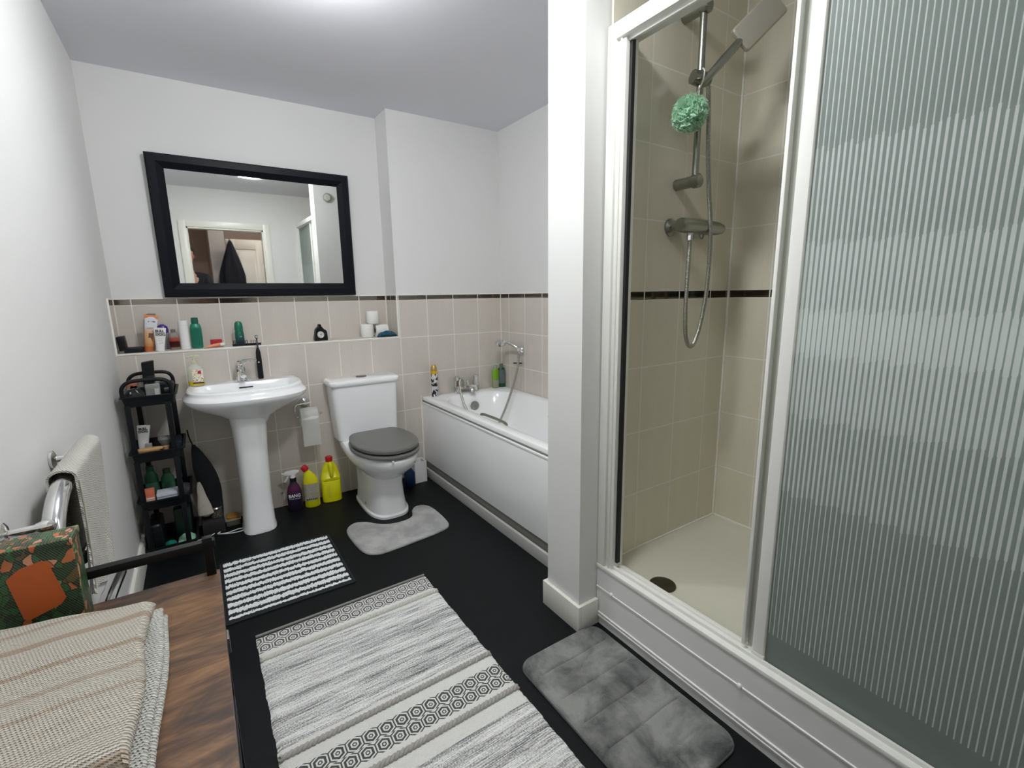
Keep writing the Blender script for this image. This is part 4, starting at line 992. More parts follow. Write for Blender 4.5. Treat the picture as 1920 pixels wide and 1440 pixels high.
finish('contents', bx(.366, .424, -.108, -.042, .040, .052, .006), M('amber_sponge', srgb(160, 110, 30), .7, noise=.3), t)
cp = [(.225, -.17, .006), (.26, -.145, .006), (.295, -.125, .02), (.33, -.075, .085), (.347, -.05, .088), (.35, -.065, .08), (.33, -.115, .03), (.315, -.14, .006), (.36, -.155, .005), (.41, -.14, .005), (.44, -.15, .005), (.425, -.175, .005), (.37, -.17, .005), (.32, -.145, .006)]
t = thing('white_cable', 'looped white charging cable on the floor by the pedestal', 'cable', (.33, -.14, 0))
cp = [(p[0], p[1]-.045, p[2]*(.15 if p[2] > .01 else 1)+.001) for p in cp]
finish('cable', tube(smoothpts(cp, 5), .0028, 8), m_white, t)
finish('plug', tube([(.215, -.22, .007), (.236, -.208, .007)], .005, 10), m_white, t)

# ---------------------------------------------------------------- brown side table on the left
TZ = .66
tbl = thing('side_table', 'narrow rustic brown table with black metal frame along the left wall', 'table', (.17, -2.32, 0))
def wood():
    n = NT('rustic_wood', .45); p = n.xyz(obj=False)
    v = n.comb(n.mt('MULTIPLY', p[0], 4.), n.mt('MULTIPLY', p[1], 19.), 0.)
    g = n.mt('ADD', n.mt('MULTIPLY', n.noise(v, 1., 5., .6, 1.2), .75), n.mt('MULTIPLY', n.noise(n.comb(n.mt('MULTIPLY', p[0], 14.), n.mt('MULTIPLY', p[1], 160.), 0.), 1., 3.), .25))
    k = n.noise(n.comb(n.mt('MULTIPLY', p[0], 5.), n.mt('MULTIPLY', p[1], 10.), 3.), 1., 4., .6, .8)
    c = n.ramp(g, [(.30, srgb(44, 33, 27)), (.43, srgb(84, 60, 43)), (.54, srgb(118, 86, 58)), (.70, srgb(150, 114, 80))])
    dk_ = n.ramp(k, [(.44, (1, 1, 1)), (.56, (0, 0, 0))])
    c = n.mix(n.mt('MULTIPLY', dk_, .8), c, srgb(58, 46, 40)); n.set('Base Color', c)
    n.set('Roughness', n.mt('ADD', n.mt('MULTIPLY', g, .2), .35)); n.bump(g, .2, .002); return n.m
finish('table_top', bx(.012, .329, -2.80, -1.857, TZ-.018, TZ, .0015), wood(), tbl, smooth=False)
b = NB()
for x in (.022, .312): bx(x-.008, x+.008, -2.795, -1.862, TZ-.036, TZ-.018, .001, bm=b)
for y in (-1.869, -2.788): bx(.014, .320, y-.008, y+.008, TZ-.036, TZ-.018, .001, bm=b)
finish('top_frame', b, m_blackm, tbl)
for x in (.022, .314):
    for y in (-1.870, -2.787):
        finish('leg', bx(x-.009, x+.009, y-.009, y+.009, 0, TZ-.018, .0015), m_blackm, tbl)
b = NB()
for x in (.022, .314): bx(x-.009, x+.009, -1.878, -1.861, TZ, .748, .001, bm=b)
bx(.013, .328, -1.879, -1.859, .724, .741, .0015, bm=b)
finish('end_rail', b, m_blackm, tbl)
for z in (.10, .33):
    b = bx(.316, .323, -2.78, -1.877, z, z+.018, .001); bx(.014, .021, -2.78, -1.877, z, z+.018, .001, bm=b)
    for y in (-1.870, -2.787): bx(.014, .320, y-.007, y+.007, z, z+.018, .001, bm=b)
    finish('shelf_frame', b, m_blackm, tbl)
    def mesh():
        n = NT('shelf_mesh', .5, 0, (.02, .02, .022)); return n.m
    b = NB()
    for k in range(12): bx(.022, .315, -2.76+k*.075, -2.754+k*.075, z+.006, z+.010, bm=b)
    for k in range(4): bx(.06+k*.07, .064+k*.07, -2.78, -1.877, z+.003, z+.007, bm=b)
    finish('shelf_wires', b, m_blackm, tbl)
finish('corner_clip', bx(.320, .333, -2.10, -2.07, TZ-.05, TZ-.018, .002), M('grey_clip', (.15, .15, .15), .4, .5), tbl)

one('paper_scrap', loft([[(.234+r*math.cos(a)*(1+.4*math.sin(2*a)), -2.288+r*.7*math.sin(a), TZ+z) for a in [2*PI*j/10 for j in range(10)]] for z, r in ((0, .0030), (.0012, .0032), (.0018, .0015))]), m_paper, 'tiny white scrap of paper on the brown table top', 'paper')
# patterned box
pb = thing('patterned_gift_box', 'tall box with green leafy print and plain orange square on the table end', 'box', (.06, -1.91, TZ))
def leafm():
    n = NT('leafy_print', .35); p = n.pos()
    w1 = n.noise(p, 22., 2., .5, 0.)
    sp_ = n.node('ShaderNodeVectorMath', operation='ADD'); n.lk(p, sp_.inputs[0]); n.lk(n.mul(n.comb(w1, n.noise(p, 14.), w1), (.045, .045, .045)), sp_.inputs[1])
    v = n.node('ShaderNodeTexVoronoi'); n.lk(n.mul(sp_.outputs[0], (1., 1., .55)), v.inputs['Vector']); v.inputs['Scale'].default_value = 88.
    c = n.ramp(n.xyz(v.outputs['Color'])[0], [(0, srgb(14, 44, 26)), (.2, srgb(34, 84, 44)), (.36, srgb(90, 66, 36)), (.5, srgb(24, 60, 36)), (.62, srgb(186, 96, 50)), (.72, srgb(120, 140, 96)), (.82, srgb(34, 84, 44)), (.92, srgb(210, 140, 110))], True)
    ed = n.vor(n.mul(sp_.outputs[0], (1., 1., .55)), 88., 'DISTANCE_TO_EDGE')
    c = n.mix(n.mt('LESS_THAN', ed, .07), c, srgb(24, 26, 18))
    st_ = n.mt('LESS_THAN', n.mt('FRACT', n.mt('MULTIPLY', n.mt('ADD', n.xyz()[0], n.mt('MULTIPLY', n.xyz()[2], .7)), 240.)), .28)
    c = n.mix(n.mt('MULTIPLY', st_, .35), c, srgb(120, 150, 100)); n.set('Base Color', c); return n.m
bxo = finish('box', bx(.0035, .117, -1.942, -1.882, TZ, .832, .003), leafm(), pb)
finish('lid', bx(.0025, .119, -1.944, -1.880, .829, .842, .003), leafm(), pb)
finish('orange_square', prism([(.027, .791), (.046, .806), (.075, .812), (.083, .800), (.096, .733), (.088, .722), (.046, .708), (.038, .712)], 'y', -1.9433, -1.9415), M('terracotta_print', srgb(190, 92, 36), .6, noise=.12), bxo, ang=60)

# folded towels
def knit(name, stripes=True, base=srgb(236, 229, 216), fine=1.):
    n = NT(name, .95, 0, base, .1); p = n.xyz(obj=False)
    a = n.mt('SINE', n.mt('ADD', n.mt('MULTIPLY', n.mt('ADD', p[0], p[2]), 1500.*fine), n.mt('MULTIPLY', n.mt('FLOOR', n.mt('MULTIPLY', p[1], 230.)), 2.4)))
    b_ = n.mt('SINE', n.mt('ADD', n.mt('MULTIPLY', p[1], 1400.*fine), n.mt('MULTIPLY', a, .8)))
    h = n.mt('ADD', n.mt('MULTIPLY', a, .4), b_)
    nz = n.noise(n.pos(), 30., 3.)
    c = n.mix(n.mt('MULTIPLY', n.mt('ADD', h, 1.4), .35, 0, True), tuple(c*.58 for c in base), tuple(min(1, c*1.12) for c in base))
    if stripes:
        wy = n.mt('ADD', p[1], n.mt('MULTIPLY', n.noise(n.pos(), 6., 2.), .02))
        s_ = n.noise(n.comb(0., n.mt('MULTIPLY', wy, 40.), 0.), 1., 2.)
        c = n.mix(n.mt('MULTIPLY', n.ramp(s_, [(.52, (0, 0, 0)), (.60, (1, 1, 1))]), .6), c, srgb(176, 144, 110))
    n.set('Base Color', c); n.bump(n.mt('ADD', h, nz), .8, .003); return n.m
m_knit = knit('striped_knit_towel'); m_knit2 = knit('plain_knit_mat', False, srgb(234, 234, 226), .8)
def folded(x0, x1, y0, y1, z0, z1, seed, layers=2, amp=.003, nx=26, ny=40, skew=0.):
    """soft folded cloth: rounded right edge, gently uneven top"""
    rnd = random.Random(seed); ph = [rnd.uniform(0, 6) for _ in range(6)]
    rg = []
    for j in range(ny+1):
        t = j/ny; y = y0+(y1-y0)*t; e = min(1, min(t, 1-t)*ny/2.2)
        zt = z0+(z1-z0)*(.55+.45*e**.5)
        w0 = .004*math.sin(9*t+ph[0]); r = []
        hh = (zt-z0)/2; zc = z0+hh
        for i in range(nx):        # top from left to right
            x = x0+(x1-hh-x0)*i/(nx-1)
            r.append((x, y+skew*x, zt+amp*math.sin(11*x/(x1-x0)+ph[1]+4*t)+amp*.7*math.sin(17*t+ph[2])))
        for k in range(1, 8):
            a = PI/2-PI*k/8; r.append((x1-hh+w0+hh*math.cos(a), y+skew*x1, zc+hh*math.sin(a)))
        r.append((x1-hh, y+skew*x1, z0)); r.append((x0, y, z0)); rg.append(r)
    return loft(rg)
tw = thing('knitted_mat', 'off white knitted mat folded on the table under the striped towel', 'mat', (.12, -2.2, TZ))
finish('lower_fold', folded(.004, .243, -2.56, -1.997, TZ+.001, TZ+.017, 3, amp=.0006), m_knit2, tw, ang=60)
finish('upper_fold', folded(.004, .238, -2.55, -2.0, TZ+.019, TZ+.034, 8, amp=.0006), m_knit2, tw, ang=60)
tw2 = thing('striped_towel', 'cream knitted towel with beige stripes folded on top of the mat', 'towel', (.11, -2.1, TZ+.036))
finish('lower_fold', folded(.004, .205, -2.345, -2.02, TZ+.037, TZ+.054, 5, amp=.001, skew=-.2), m_knit, tw2, ang=60)
finish('upper_fold', folded(.004, .228, -2.345, -1.995, TZ+.0575, TZ+.084, 6, amp=.0013, skew=-.25), m_knit, tw2, ang=60)

# ---------------------------------------------------------------- towel rail and towel
ra = thing('chrome_towel_rail', 'curved chrome hoop shaped towel rail on the left wall', 'towel rail', (.05, -1.6, .44))
X = .062
hoop = [(X, -1.36, .862), (X, -1.44, .868), (X, -1.57, .868), (X, -1.66, .862), (X, -1.735, .842), (X, -1.79, .805), (X, -1.815, .75), (X, -1.812, .68), (X, -1.775, .60), (X, -1.69, .525), (X, -1.56, .475), (X, -1.43, .457), (X, -1.25, .432)]
finish('hoop', tube(smoothpts(hoop, 6), .0185, 18), m_chrome, ra)
finish('cross_bar', tube([(X, -1.335, .650), (X, -1.60, .660)], .010, 14), m_chrome, ra)
finish('end_cap', tube([(X, -1.60, .660), (X, -1.625, .6605)], .0125, 14), m_black, ra)
for y_, z_ in ((-1.425, .862), (-1.829, .832), (-1.31, .438)):
    wm = finish('wall_mount', lathe([(.023, .0005), (.023, .006), (.016, .010), (.008, .012), (.008, X-.004)], (0, y_, z_), 26, 'x'), m_chrome, ra)
    finish('knuckle', lathe([(.001, -.016), (.010, -.013), (.0135, 0), (.010, .013), (.001, .016)], (X, y_, z_), 20, 'x'), m_chrome, wm)
def hangtowel():
    prof = []; zt = .892
    for k in range(22): prof.append((.088, .572+(zt-.020-.572)*k/21))
    for k in range(1, 9):
        a = PI*k/9; prof.append((.062+.026*math.cos(a), zt-.020+.021*math.sin(a)))
    for k in range(20): prof.append((.036, zt-.020-(zt-.020-.60)*k/19))
    rg = []
    for j in range(25):
        t = j/24; r = []
        for i, (x, z) in enumerate(prof):
            drop = max(0, (zt-z)/.32)
            y0_ = -1.325-.15*drop; y1_ = -1.660-.030*drop-.05*max(0, drop-.6)
            y = y0_+(y1_-y0_)*t
            wv = drop*(.006*math.sin(t*12+1)+.0025*math.sin(t*27))
            r.append((x+wv*(1 if i < 24 else -.15), y, z+(.035*t)*drop*(1 if i < 24 else 0)))
        rg.append(r)
    b = loft(rg, closed=False)
    bmesh.ops.recalc_face_normals(b, faces=b.faces)
    bmesh.ops.solidify(b, geom=b.faces[:], thickness=.0045)
    return b
ht = thing('hanging_towel', 'cream towel draped over the chrome hoop rail', 'towel', (.06, -1.5, .57))
tc_ = finish('towel_cloth', hangtowel(), knit('plain_cream_towel', False, srgb(240, 237, 228), .9), ht, ang=60)
finish('stitched_hem', tube([(.0925, -1.706, .62), (.0925, -1.683, .70), (.0922, -1.668, .80), (.091, -1.661, .865)], .0022, 6), M('hem_thread', srgb(196, 192, 180), .9), tc_)

# ---------------------------------------------------------------- floor mats
def chenille():
    b = NB(); rnd = random.Random(2)
    x0, x1, y0, y1 = .312, .806, -1.048, -.538; nx, ny = 110, 150
    G = []
    for j in range(ny+1):
        y = y0+(y1-y0)*j/ny; row = []
        ph = ((y-y0)/.0255) % 1; hgt = .004+.009*abs(math.sin(PI*ph))**.6
        for i in range(nx+1):
            x = x0+(x1-x0)*i/nx; e = min(i, nx-i, j, ny-j)
            z = (hgt+rnd.uniform(-.002, .002)) if e > 1 else .002+.001*e
            row.append(b.verts.new((x+(rnd.uniform(-.0015, .0015) if e > 1 else 0), y+(rnd.uniform(-.0012, .0012) if e > 1 else 0), z)))
        G.append(row)
    for j in range(ny):
        for i in range(nx): b.faces.new((G[j][i], G[j][i+1], G[j+1][i+1], G[j+1][i]))
    return b
def chenm():
    n = NT('black_white_chenille', .9, spec=.1); p = n.xyz(obj=False)
    w1 = n.mt('MULTIPLY', n.mt('SUBTRACT', n.noise(n.pos(), 130., 2.), .5), .016)
    r = n.mt('FRACT', n.mt('DIVIDE', n.mt('ADD', n.mt('ADD', p[1], 1.048), w1), .051))
    wh = n.band(r, .06, .60)
    ex = n.mt('MULTIPLY', n.band(p[0], .322, .796), n.band(p[1], -1.038, -.545))
    v = n.noise(n.pos(), 300.)
    c = n.mix(n.mt('MULTIPLY', wh, ex), n.mix(v, (.012, .014, .016), (.05, .055, .06)), n.mix(v, srgb(205, 210, 210), srgb(252, 253, 252)))
    n.set('Base Color', c); return n.m
ck_ = thing('striped_chenille_mat', 'small black and white striped bath mat in front of the basin', 'mat', (.559, -.793, 0))
finish('pile', chenille(), chenm(), ck_, ang=80)
b = NB()
for a in ((.306, .314, -1.054, -.532), (.804, .812, -1.054, -.532), (.306, .812, -1.054, -1.046), (.306, .812, -.540, -.532)): bx(a[0], a[1], a[2], a[3], .0005, .006, .001, bm=b)
finish('dark_binding', b, M('black_binding', (.015, .017, .02), .9), ck_)

RX0, RX1, RY0, RY1 = .398, 1.083, -2.48, -1.188
rg_ = thing('woven_rug', 'large cream and grey woven rug with hexagon bands in the middle of the floor', 'rug', (.74, -1.83, 0))
def rugm():
    n = NT('woven_rug_pattern', .95, spec=.1); p = n.xyz(obj=False); x, y = p[0], p[1]
    gz = n.noise(n.pos(), 9., 2.)
    yy = n.mt('ADD', y, n.mt('MULTIPLY', n.mt('SUBTRACT', gz, .5), .006))
    weave = n.mt('SINE', n.mt('ADD', n.mt('MULTIPLY', x, 900.), n.mt('MULTIPLY', n.mt('FLOOR', n.mt('MULTIPLY', y, 320.)), 3.1416)))
    wv2 = n.mt('SINE', n.mt('MULTIPLY', y, 2010.))
    cream = n.mix(n.noise(n.pos(), 420.), srgb(214, 214, 208), srgb(252, 252, 248))
    # heathered field: long streaks along x
    h1 = n.noise(n.comb(n.mt('MULTIPLY', x, 9.), n.mt('MULTIPLY', yy, 330.), 0.), 1., 4., .62)
    h2 = n.noise(n.comb(n.mt('MULTIPLY', x, 1.5), n.mt('MULTIPLY', yy, 34.), 4.), 1., 3., .6)
    sp_ = n.noise(n.comb(n.mt('MULTIPLY', x, 260.), n.mt('MULTIPLY', y, 160.), 0.), 1., 2.)
    hs = n.mt('ADD', n.mt('ADD', n.mt('MULTIPLY', h1, .62), n.mt('MULTIPLY', h2, .40)), n.mt('MULTIPLY', sp_, .34))
    heath = n.ramp(hs, [(.60, srgb(250, 250, 247)), (.68, srgb(214, 214, 212)), (.76, srgb(150, 150, 149)), (.86, srgb(70, 71, 72))])
    c = heath
    PITCH, RH = .0468, .0475
    def hexband(top):
        v = n.mt('SUBTRACT', top, yy)               # 0..0.095 down the band
        row = n.mt('FLOOR', n.mt('DIVIDE', v, RH))
        vv = n.mt('SUBTRACT', n.mt('SUBTRACT', v, n.mt('MULTIPLY', row, RH)), RH/2)
        uu = n.mt('MULTIPLY', n.mt('SUBTRACT', n.mt('FRACT', n.mt('ADD', n.mt('DIVIDE', x, PITCH), n.mt('MULTIPLY', row, .5))), .5), PITCH)
        au, av = n.mt('ABSOLUTE', uu), n.mt('ABSOLUTE', vv)
        d = n.mt('MAXIMUM', n.mt('DIVIDE', au, .0225), n.mt('ADD', n.mt('DIVIDE', au, .045), n.mt('DIVIDE', av, .0275)))
        k = n.mt('MAXIMUM', n.band(d, .48, .76), n.mt('MAXIMUM', n.band(d, .14, .28), n.band(d, .95, 1.12)))
        return n.mt('MULTIPLY', k, .92)
    for top, dk in ((-1.204, .92), (-1.819, 1.), (-2.40, .9)):
        inb = n.band(yy, top-.095, top)
        c = n.mix(n.band(yy, top-.185, top+.075) if top < -1.3 else n.mt('GREATER_THAN', yy, top-.15), c, cream)
        ink = n.mt('MULTIPLY', hexband(top), inb)
        c = n.mix(ink, c, srgb(82, 82, 82) if top > -1.3 else srgb(52, 54, 56))
    c = n.mix(n.mt('GREATER_THAN', yy, -1.2), c, srgb(140, 138, 134))
    n.set('Base Color', c)
    n.bump(n.mt('ADD', n.mt('MULTIPLY', weave, .5), n.mt('MULTIPLY', wv2, .5)), .5, .002); return n.m
def rugmesh():
    b = NB(); nx, ny = 60, 110; G = []; rnd = random.Random(9)
    for j in range(ny+1):
        t = j/ny; y = RY0+(RY1-RY0)*t; row = []
        wl = .0014*math.sin(t*60)+rnd.uniform(-.001, .001)
        for i in range(nx+1):
            s_ = i/nx; x = RX0+(RX1-RX0)*s_+wl*(1 if s_ > .5 else -1)*abs(2*s_-1)**4+.004*(.5-s_)*0
            yk = y-.012*(1-s_)*t
            e = min(i, nx-i); z = .0075 if e else .001
            if j in (0, ny): z = min(z, .001)
            row.append(b.verts.new((x, yk, z+.0008*math.sin(y*230))))
        G.append(row)
    for j in range(ny):
        for i in range(nx): b.faces.new((G[j][i], G[j][i+1], G[j+1][i+1], G[j+1][i]))
    return b
finish('woven_field', rugmesh(), rugm(), rg_, ang=60)
m_br1 = M('oatmeal_braid', srgb(208, 206, 198), .95, noise=.12); m_br2 = M('grey_braid', srgb(172, 170, 165), .95, noise=.12)
def braid(y, mat, r=.007):
    b = NB(); nseg = 130
    for s_ in (0, PI):
        tube([(RX0+.003+(RX1-RX0-.006)*k/nseg, y-.010*(1-k/nseg)*((y-RY0)/(RY1-RY0))+.006*math.sin(k*1.2+s_), .0105+.004*math.cos(k*1.2+s_)) for k in range(nseg+1)], r*.8, 6, bm=b)
    finish('braided_stripe', b, mat, rg_, ang=80)
for y, m_ in ((-1.330, m_br1), (-1.768, m_br2), (-1.944, m_br2), (-2.345, m_br2)): braid(y, m_)
finish('end_hem', bx(RX0, RX1, RY1-.004, RY1+.006, .001, .0085, .002, rot=Rz(.010)), M('grey_hem', srgb(136, 134, 130), .95), rg_)

def plush(name, c0, c1, sc=7., lines=None):
    n = NT(name, .95, spec=.15); v = n.noise(n.pos(), sc, 5., .62, .35); f = n.noise(n.pos(), 260., 2.)
    c = n.mix(n.ramp(v, [(.36, (0, 0, 0)), (.60, (1, 1, 1))]), c0, c1); c = n.mix(n.mt('MULTIPLY', f, .35), c, tuple(k*.6 for k in c1))
    n.set('Base Color', c); n.set('Sheen Weight', .3); n.set('Sheen Roughness', .4); n.bump(f, .6, .004); return n.m
def matmesh(outline, th):
    c = Vector((sum(p[0] for p in outline)/len(outline), sum(p[1] for p in outline)/len(outline), 0))
    def ins(d, z):
        n = len(outline); r = []
        for k in range(n):
            a, b_, d_ = Vector(outline[k-1]).to_3d(), Vector(outline[k]).to_3d(), Vector(outline[(k+1) % n]).to_3d()
            t = (d_-a).normalized(); nn = Vector((-t.y, t.x, 0))
            if nn.dot(c-b_) < 0 and False: nn = -nn
            r.append((b_.x+nn.x*d, b_.y+nn.y*d, z))
        return r
    return loft([ins(0, .001), ins(-.0005, th*.35), ins(.003, th*.8), ins(.009, th), ins(.02, th)])
cpts = [(.895, -.60), (.90, -.75), (.918, -.845), (.965, -.888), (1.03, -.893), (1.20, -.877), (1.33, -.858), (1.385, -.825), (1.402, -.74), (1.400, -.58), (1.372, -.512), (1.325, -.500), (1.29, -.53), (1.262, -.60), (1.215, -.632), (1.13, -.628), (1.066, -.585), (1.02, -.528), (.965, -.500), (.915, -.53)]
out = [(p.x, p.y) for p in smoothpts([(q[0], q[1], 0) for q in cpts], 4, True)]
tm = matmesh(out, .014)
one('contour_mat', tm, plush('light_grey_plush', srgb(196, 196, 192), srgb(160, 160, 158), 9.), 'light grey contour mat curved around the toilet foot', 'mat', ang=70)
def bathmat():
    b = NB(); x0, x1, y0, y1 = 1.131, 1.492, -2.462, -1.862; nx, ny = 72, 120; G = []
    L1 = [-1.957, -2.066, -2.166, -2.268, -2.370]
    def inside(x, y):
        r = .055; dx = max(x0+r-x, x-(x1-r), 0); dy = max(y0+r-y, y-(y1-r), 0); return r-math.hypot(dx, dy)
    rnd = random.Random(4)
    for j in range(ny+1):
        row = []
        for i in range(nx+1):
            x = x0+(x1-x0)*i/nx; y = y0+(y1-y0)*j/ny
            d = inside(x, y)
            if d < 0:      # pull the corner vertices back onto the rounded outline
                cx = min(max(x, x0+.055), x1-.055); cy = min(max(y, y0+.055), y1-.055)
                v = Vector((x-cx, y-cy)); v = v.normalized()*.055; x, y, d = cx+v.x, cy+v.y, 0
            z = .002+.016*min(1, d/.012)**.5
            if d > .03:
                g = min(abs(y-l) for l in L1)
                if x0+.03 < x < x1-.03: z -= .006*math.exp(-(g/.0035)**2)
                z -= .005*math.exp(-((x-(x0+.17))/.003)**2)*(1 if (int((y+3)*9.7) % 2) else 0)
            z += .002*math.sin(x*31+y*17)*math.sin(y*23)*min(1, d/.02)
            row.append(b.verts.new((x, y, z)))
        G.append(row)
    for j in range(ny):
        for i in range(nx):
            q = (G[j][i], G[j][i+1], G[j+1][i+1], G[j+1][i]); b.faces.new(q)
    bmesh.ops.remove_doubles(b, verts=b.verts, dist=1e-5)
    return b
bm_ = thing('plush_bath_mat', 'dark grey plush quilted bath mat in front of the shower', 'mat', (1.31, -2.16, 0))
finish('pile', bathmat(), plush('mid_grey_plush', srgb(66, 68, 69), srgb(152, 153, 149), 6.), bm_, ang=70)
def ringpts(d, z, r=.055):
    return [(p[0], p[1], z) for p in rrect(1.3115, -2.162, 0, .1805-d, .300-d, r-d, 8)]
finish('stitched_edge', tube(ringpts(.002, .004), .0035, 6, closed=True), M('dark_edge_piping', srgb(84, 86, 84), .9), bm_)

# ---------------------------------------------------------------- the person taking the photograph (a sliver shows in the mirror)
def skin_mesh(verts, edges, radii, root=0, lvl=2):
    me = bpy.data.meshes.new('sk'); me.from_pydata(verts, edges, []); o = bpy.data.objects.new('sk', me); COL.objects.link(o)
    md = o.modifiers.new('s', 'SKIN'); md.use_smooth_shade = True
    for k, v in enumerate(me.skin_vertices[0].data):
        r = radii[k]; v.radius = (r, r) if not isinstance(r, tuple) else r; v.use_root = (k == root)
    sb = o.modifiers.new('u', 'SUBSURF'); sb.levels = lvl
    dg = bpy.context.evaluated_depsgraph_get(); dg.update()
    m2 = bpy.data.meshes.new_from_object(o.evaluated_get(dg)); bpy.data.objects.remove(o)
    bm = bmesh.new(); bm.from_mesh(m2); bpy.data.meshes.remove(m2); bpy.data.meshes.remove(me); return bm
pe = thing('person', 'person in dark clothes in the doorway holding up a phone, partly seen in the mirror', 'person', (.305, -3.56, 0))
px, py = .345, -3.56
V = [(px, py, .95), (px, py, 1.08), (px, py+.01, 1.25), (px, py+.005, 1.40), (px, py+.01, 1.50), (px, py+.02, 1.57),
     (px+.175, py, 1.41), (px+.205, py+.12, 1.22), (px+.135, py+.36, 1.215), (px+.095, py+.425, 1.225),
     (px-.175, py, 1.41), (px-.205, py+.02, 1.13), (px-.195, py+.09, .90), (px-.192, py+.12, .84),
     (px+.09, py, .90), (px+.10, py+.02, .50), (px+.10, py-.01, .09), (px+.11, py+.12, .04),
     (px-.09, py, .90), (px-.10, py+.02, .50), (px-.10, py-.01, .09), (px-.11, py+.12, .04)]
Ed = [(0, 1), (1, 2), (2, 3), (3, 4), (4, 5), (3, 6), (6, 7), (7, 8), (8, 9), (3, 10), (10, 11), (11, 12), (12, 13), (0, 14), (14, 15), (15, 16), (16, 17), (0, 18), (18, 19), (19, 20), (20, 21)]
Ra = [(.15, .11), (.135, .10), (.15, .11), (.13, .09), .052, .05, .06, .045, .030, .026, .06, .045, .030, .026, .085, .058, .038, .032, .085, .058, .038, .032]
body = skin_mesh(V, Ed, Ra)
# hands: palm and five separate fingers each
def hand(c, f, s_, thumb, curl):
    """c wrist, f finger direction, s_ side direction; fingers spread along s_"""
    c, f, s_ = Vector(c), Vector(f).normalized(), Vector(s_).normalized(); d = f.cross(s_).normalized()*curl
    b = NB()
    tube([c-f*.01, c+f*.03, c+f*.075, c+f*.088], [.022, .030, .036, .030], 12, bm=b, flat=.45)
    for k, (ln, o) in enumerate(((.066, .030), (.076, .010), (.071, -.010), (.056, -.029))):
        p0 = c+f*.078+s_*o
        p1 = p0+(f*.8+d*.35)*ln*.45; p2 = p1+(f*.3+d*.9)*ln*.33; p3 = p2+(d*.9-f*.25)*ln*.26
        tube([p0-f*.01, p0, p1, p2, p3], [.0085, .009, .0085, .0078, .006], 8, bm=b)
    p0 = c+f*.02+s_*.028*thumb; p1 = p0+(f*.6+s_*thumb*.8)*.035; p2 = p1+(f*.9+s_*thumb*.1+d*.4)*.032
    tube([p0-f*.008, p0, p1, p2, p2+f*.004], [.012, .0125, .0105, .0085, .005], 8, bm=b)
    return b
ph_c = Vector(CAM)-fwd*.030-r2*.055
hr = hand((px+.095, py+.425, 1.225), (ph_c-Vector((px+.095, py+.425, 1.225))), (.2, .2, .9), -1, -1)
join(body, hr)
join(body, hand((px-.192, py+.125, .83), (0, .15, -1), (0, 1, .15), 1, -1))
# head joined to the body surface
def head():
    rg = []; hx, hy = px, py+.035
    for z, rx, ry, oy in ((1.545, .040, .045, -.01), (1.575, .052, .062, .0), (1.60, .064, .080, .006), (1.64, .072, .092, .004), (1.68, .076, .097, 0), (1.72, .077, .098, -.004), (1.755, .070, .088, -.008), (1.78, .052, .066, -.010), (1.795, .022, .03, -.012)):
        r = []
        for k in range(28):
            a = 2*PI*k/28; x, y = rx*math.cos(a), ry*math.sin(a)
            fr = max(0, math.sin(a))**8
            if 1.62 < z < 1.70: y += .016*fr*(1-abs(z-1.65)/.05)
            if abs(z-1.68) < .01 and .35 < abs(math.cos(a)) < .55 and math.sin(a) > 0: y -= .008
            r.append((hx+x, hy+oy+y, z))
        rg.append(r)
    b = loft(rg)
    for s_ in (-1, 1): lathe([(.001, -.004), (.018, -.002), (.020, .003), (.001, .006)], (hx+s_*.078, hy-.01, 1.665), 12, 'x', bm=b, sy=1.5)
    bx(hx-.011, hx+.011, hy+.088, hy+.114, 1.635, 1.655, .006, bm=b)      # nose tip
    bx(hx-.006, hx+.006, hy+.085, hy+.105, 1.65, 1.69, .004, bm=b)
    return b
join(body, head())
finish('body', body, M('skin', srgb(200, 152, 128), .5), pe, ang=70)
for s_ in (-1, 1): finish('eye', lathe([(.001, -.009), (.007, -.006), (.010, 0), (.007, .006), (.001, .009)], (px+s_*.032, py+.118, 1.682), 12, 'y'), M('eye_white', (.7, .7, .7), .3), pe)
finish('mouth', bx(px-.022, px+.022, py+.118, py+.128, 1.604, 1.612, .003), M('lips', srgb(160, 90, 84), .5), pe)
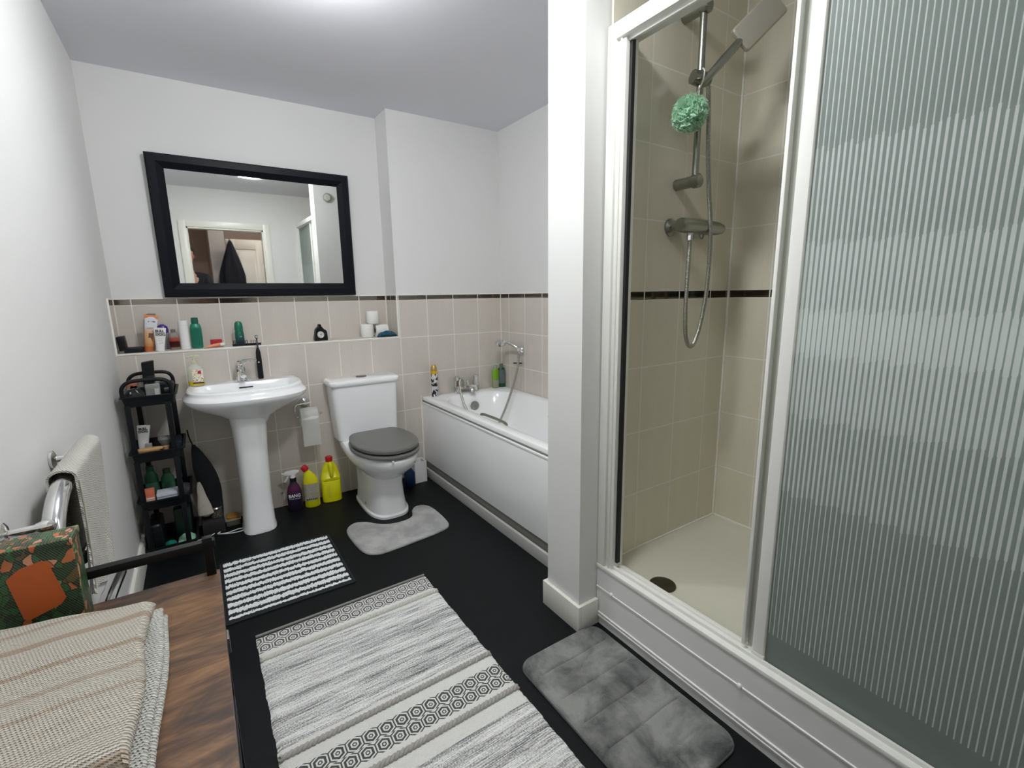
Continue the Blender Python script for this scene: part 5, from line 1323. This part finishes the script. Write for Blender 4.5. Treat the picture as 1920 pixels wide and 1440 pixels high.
hr_ = loft([[(px+rx*math.cos(a), py+.02+oy+ry*math.sin(a)*(1 if math.sin(a) < 0 else k_), z) for a in [2*PI*j/28 for j in range(28)]] for z, rx, ry, oy, k_ in ((1.60, .066, .080, 0, .15), (1.64, .083, .098, 0, .25), (1.69, .087, .104, 0, .35), (1.735, .087, .104, 0, .95), (1.775, .070, .088, 0, 1), (1.806, .030, .045, 0, 1))])
finish('hair', hr_, M('dark_hair', (.015, .012, .010), .7, noise=.3), pe)
keep = list(range(0, 5))
V2 = [V[i] for i in (0, 1, 2, 3, 4, 6, 7, 8, 10, 11, 12)]
E2 = [(0, 1), (1, 2), (2, 3), (3, 4), (3, 5), (5, 6), (6, 7), (3, 8), (8, 9), (9, 10)]
R2_ = [(.165, .125), (.15, .115), (.165, .125), (.145, .105), .062, .072, .056, .040, .072, .056, .040]
finish('jumper', skin_mesh(V2, E2, R2_), M('dark_jumper', (.012, .013, .018), .9, noise=.2), pe, ang=70)
V3 = [(px, py, .98)]+[V[i] for i in (0, 14, 15, 16, 18, 19, 20)]
E3 = [(0, 1), (1, 2), (2, 3), (3, 4), (1, 5), (5, 6), (6, 7)]
R3 = [(.14, .11), (.165, .125), .10, .070, .055, .10, .070, .055]
finish('trousers', skin_mesh(V3, E3, R3), M('dark_denim', srgb(36, 42, 58), .9, noise=.2), pe, ang=70)
for s_ in (-1, 1):
    finish('shoe', loft([[(px+s_*.105+hx*math.cos(a), py+.05+hy*math.sin(a), z) for a in [2*PI*j/24 for j in range(24)]] for z, hx, hy in ((.001, .045, .13), (.02, .050, .135), (.05, .046, .12), (.09, .038, .07))]), M('black_shoe', (.02, .02, .02), .5), pe)
fo = thing('mobile_phone', 'black phone held up by the person, just behind the viewpoint', 'phone', tuple(Vector(CAM)-fwd*.02))
b = bx(-.135, .018, -.062, .014, .0085, .0165, .004)
MM = Matrix(((r2.x, u2.x, -fwd.x, CAM[0]), (r2.y, u2.y, -fwd.y, CAM[1]), (r2.z, u2.z, -fwd.z, CAM[2]), (0, 0, 0, 1)))
b.transform(MM); finish('handset', b, m_black, fo)
b = bx(-.130, .013, -.057, .009, .0165, .0170); b.transform(MM)
finish('screen', b, M('dark_screen', (.02, .02, .025), .15), fo)
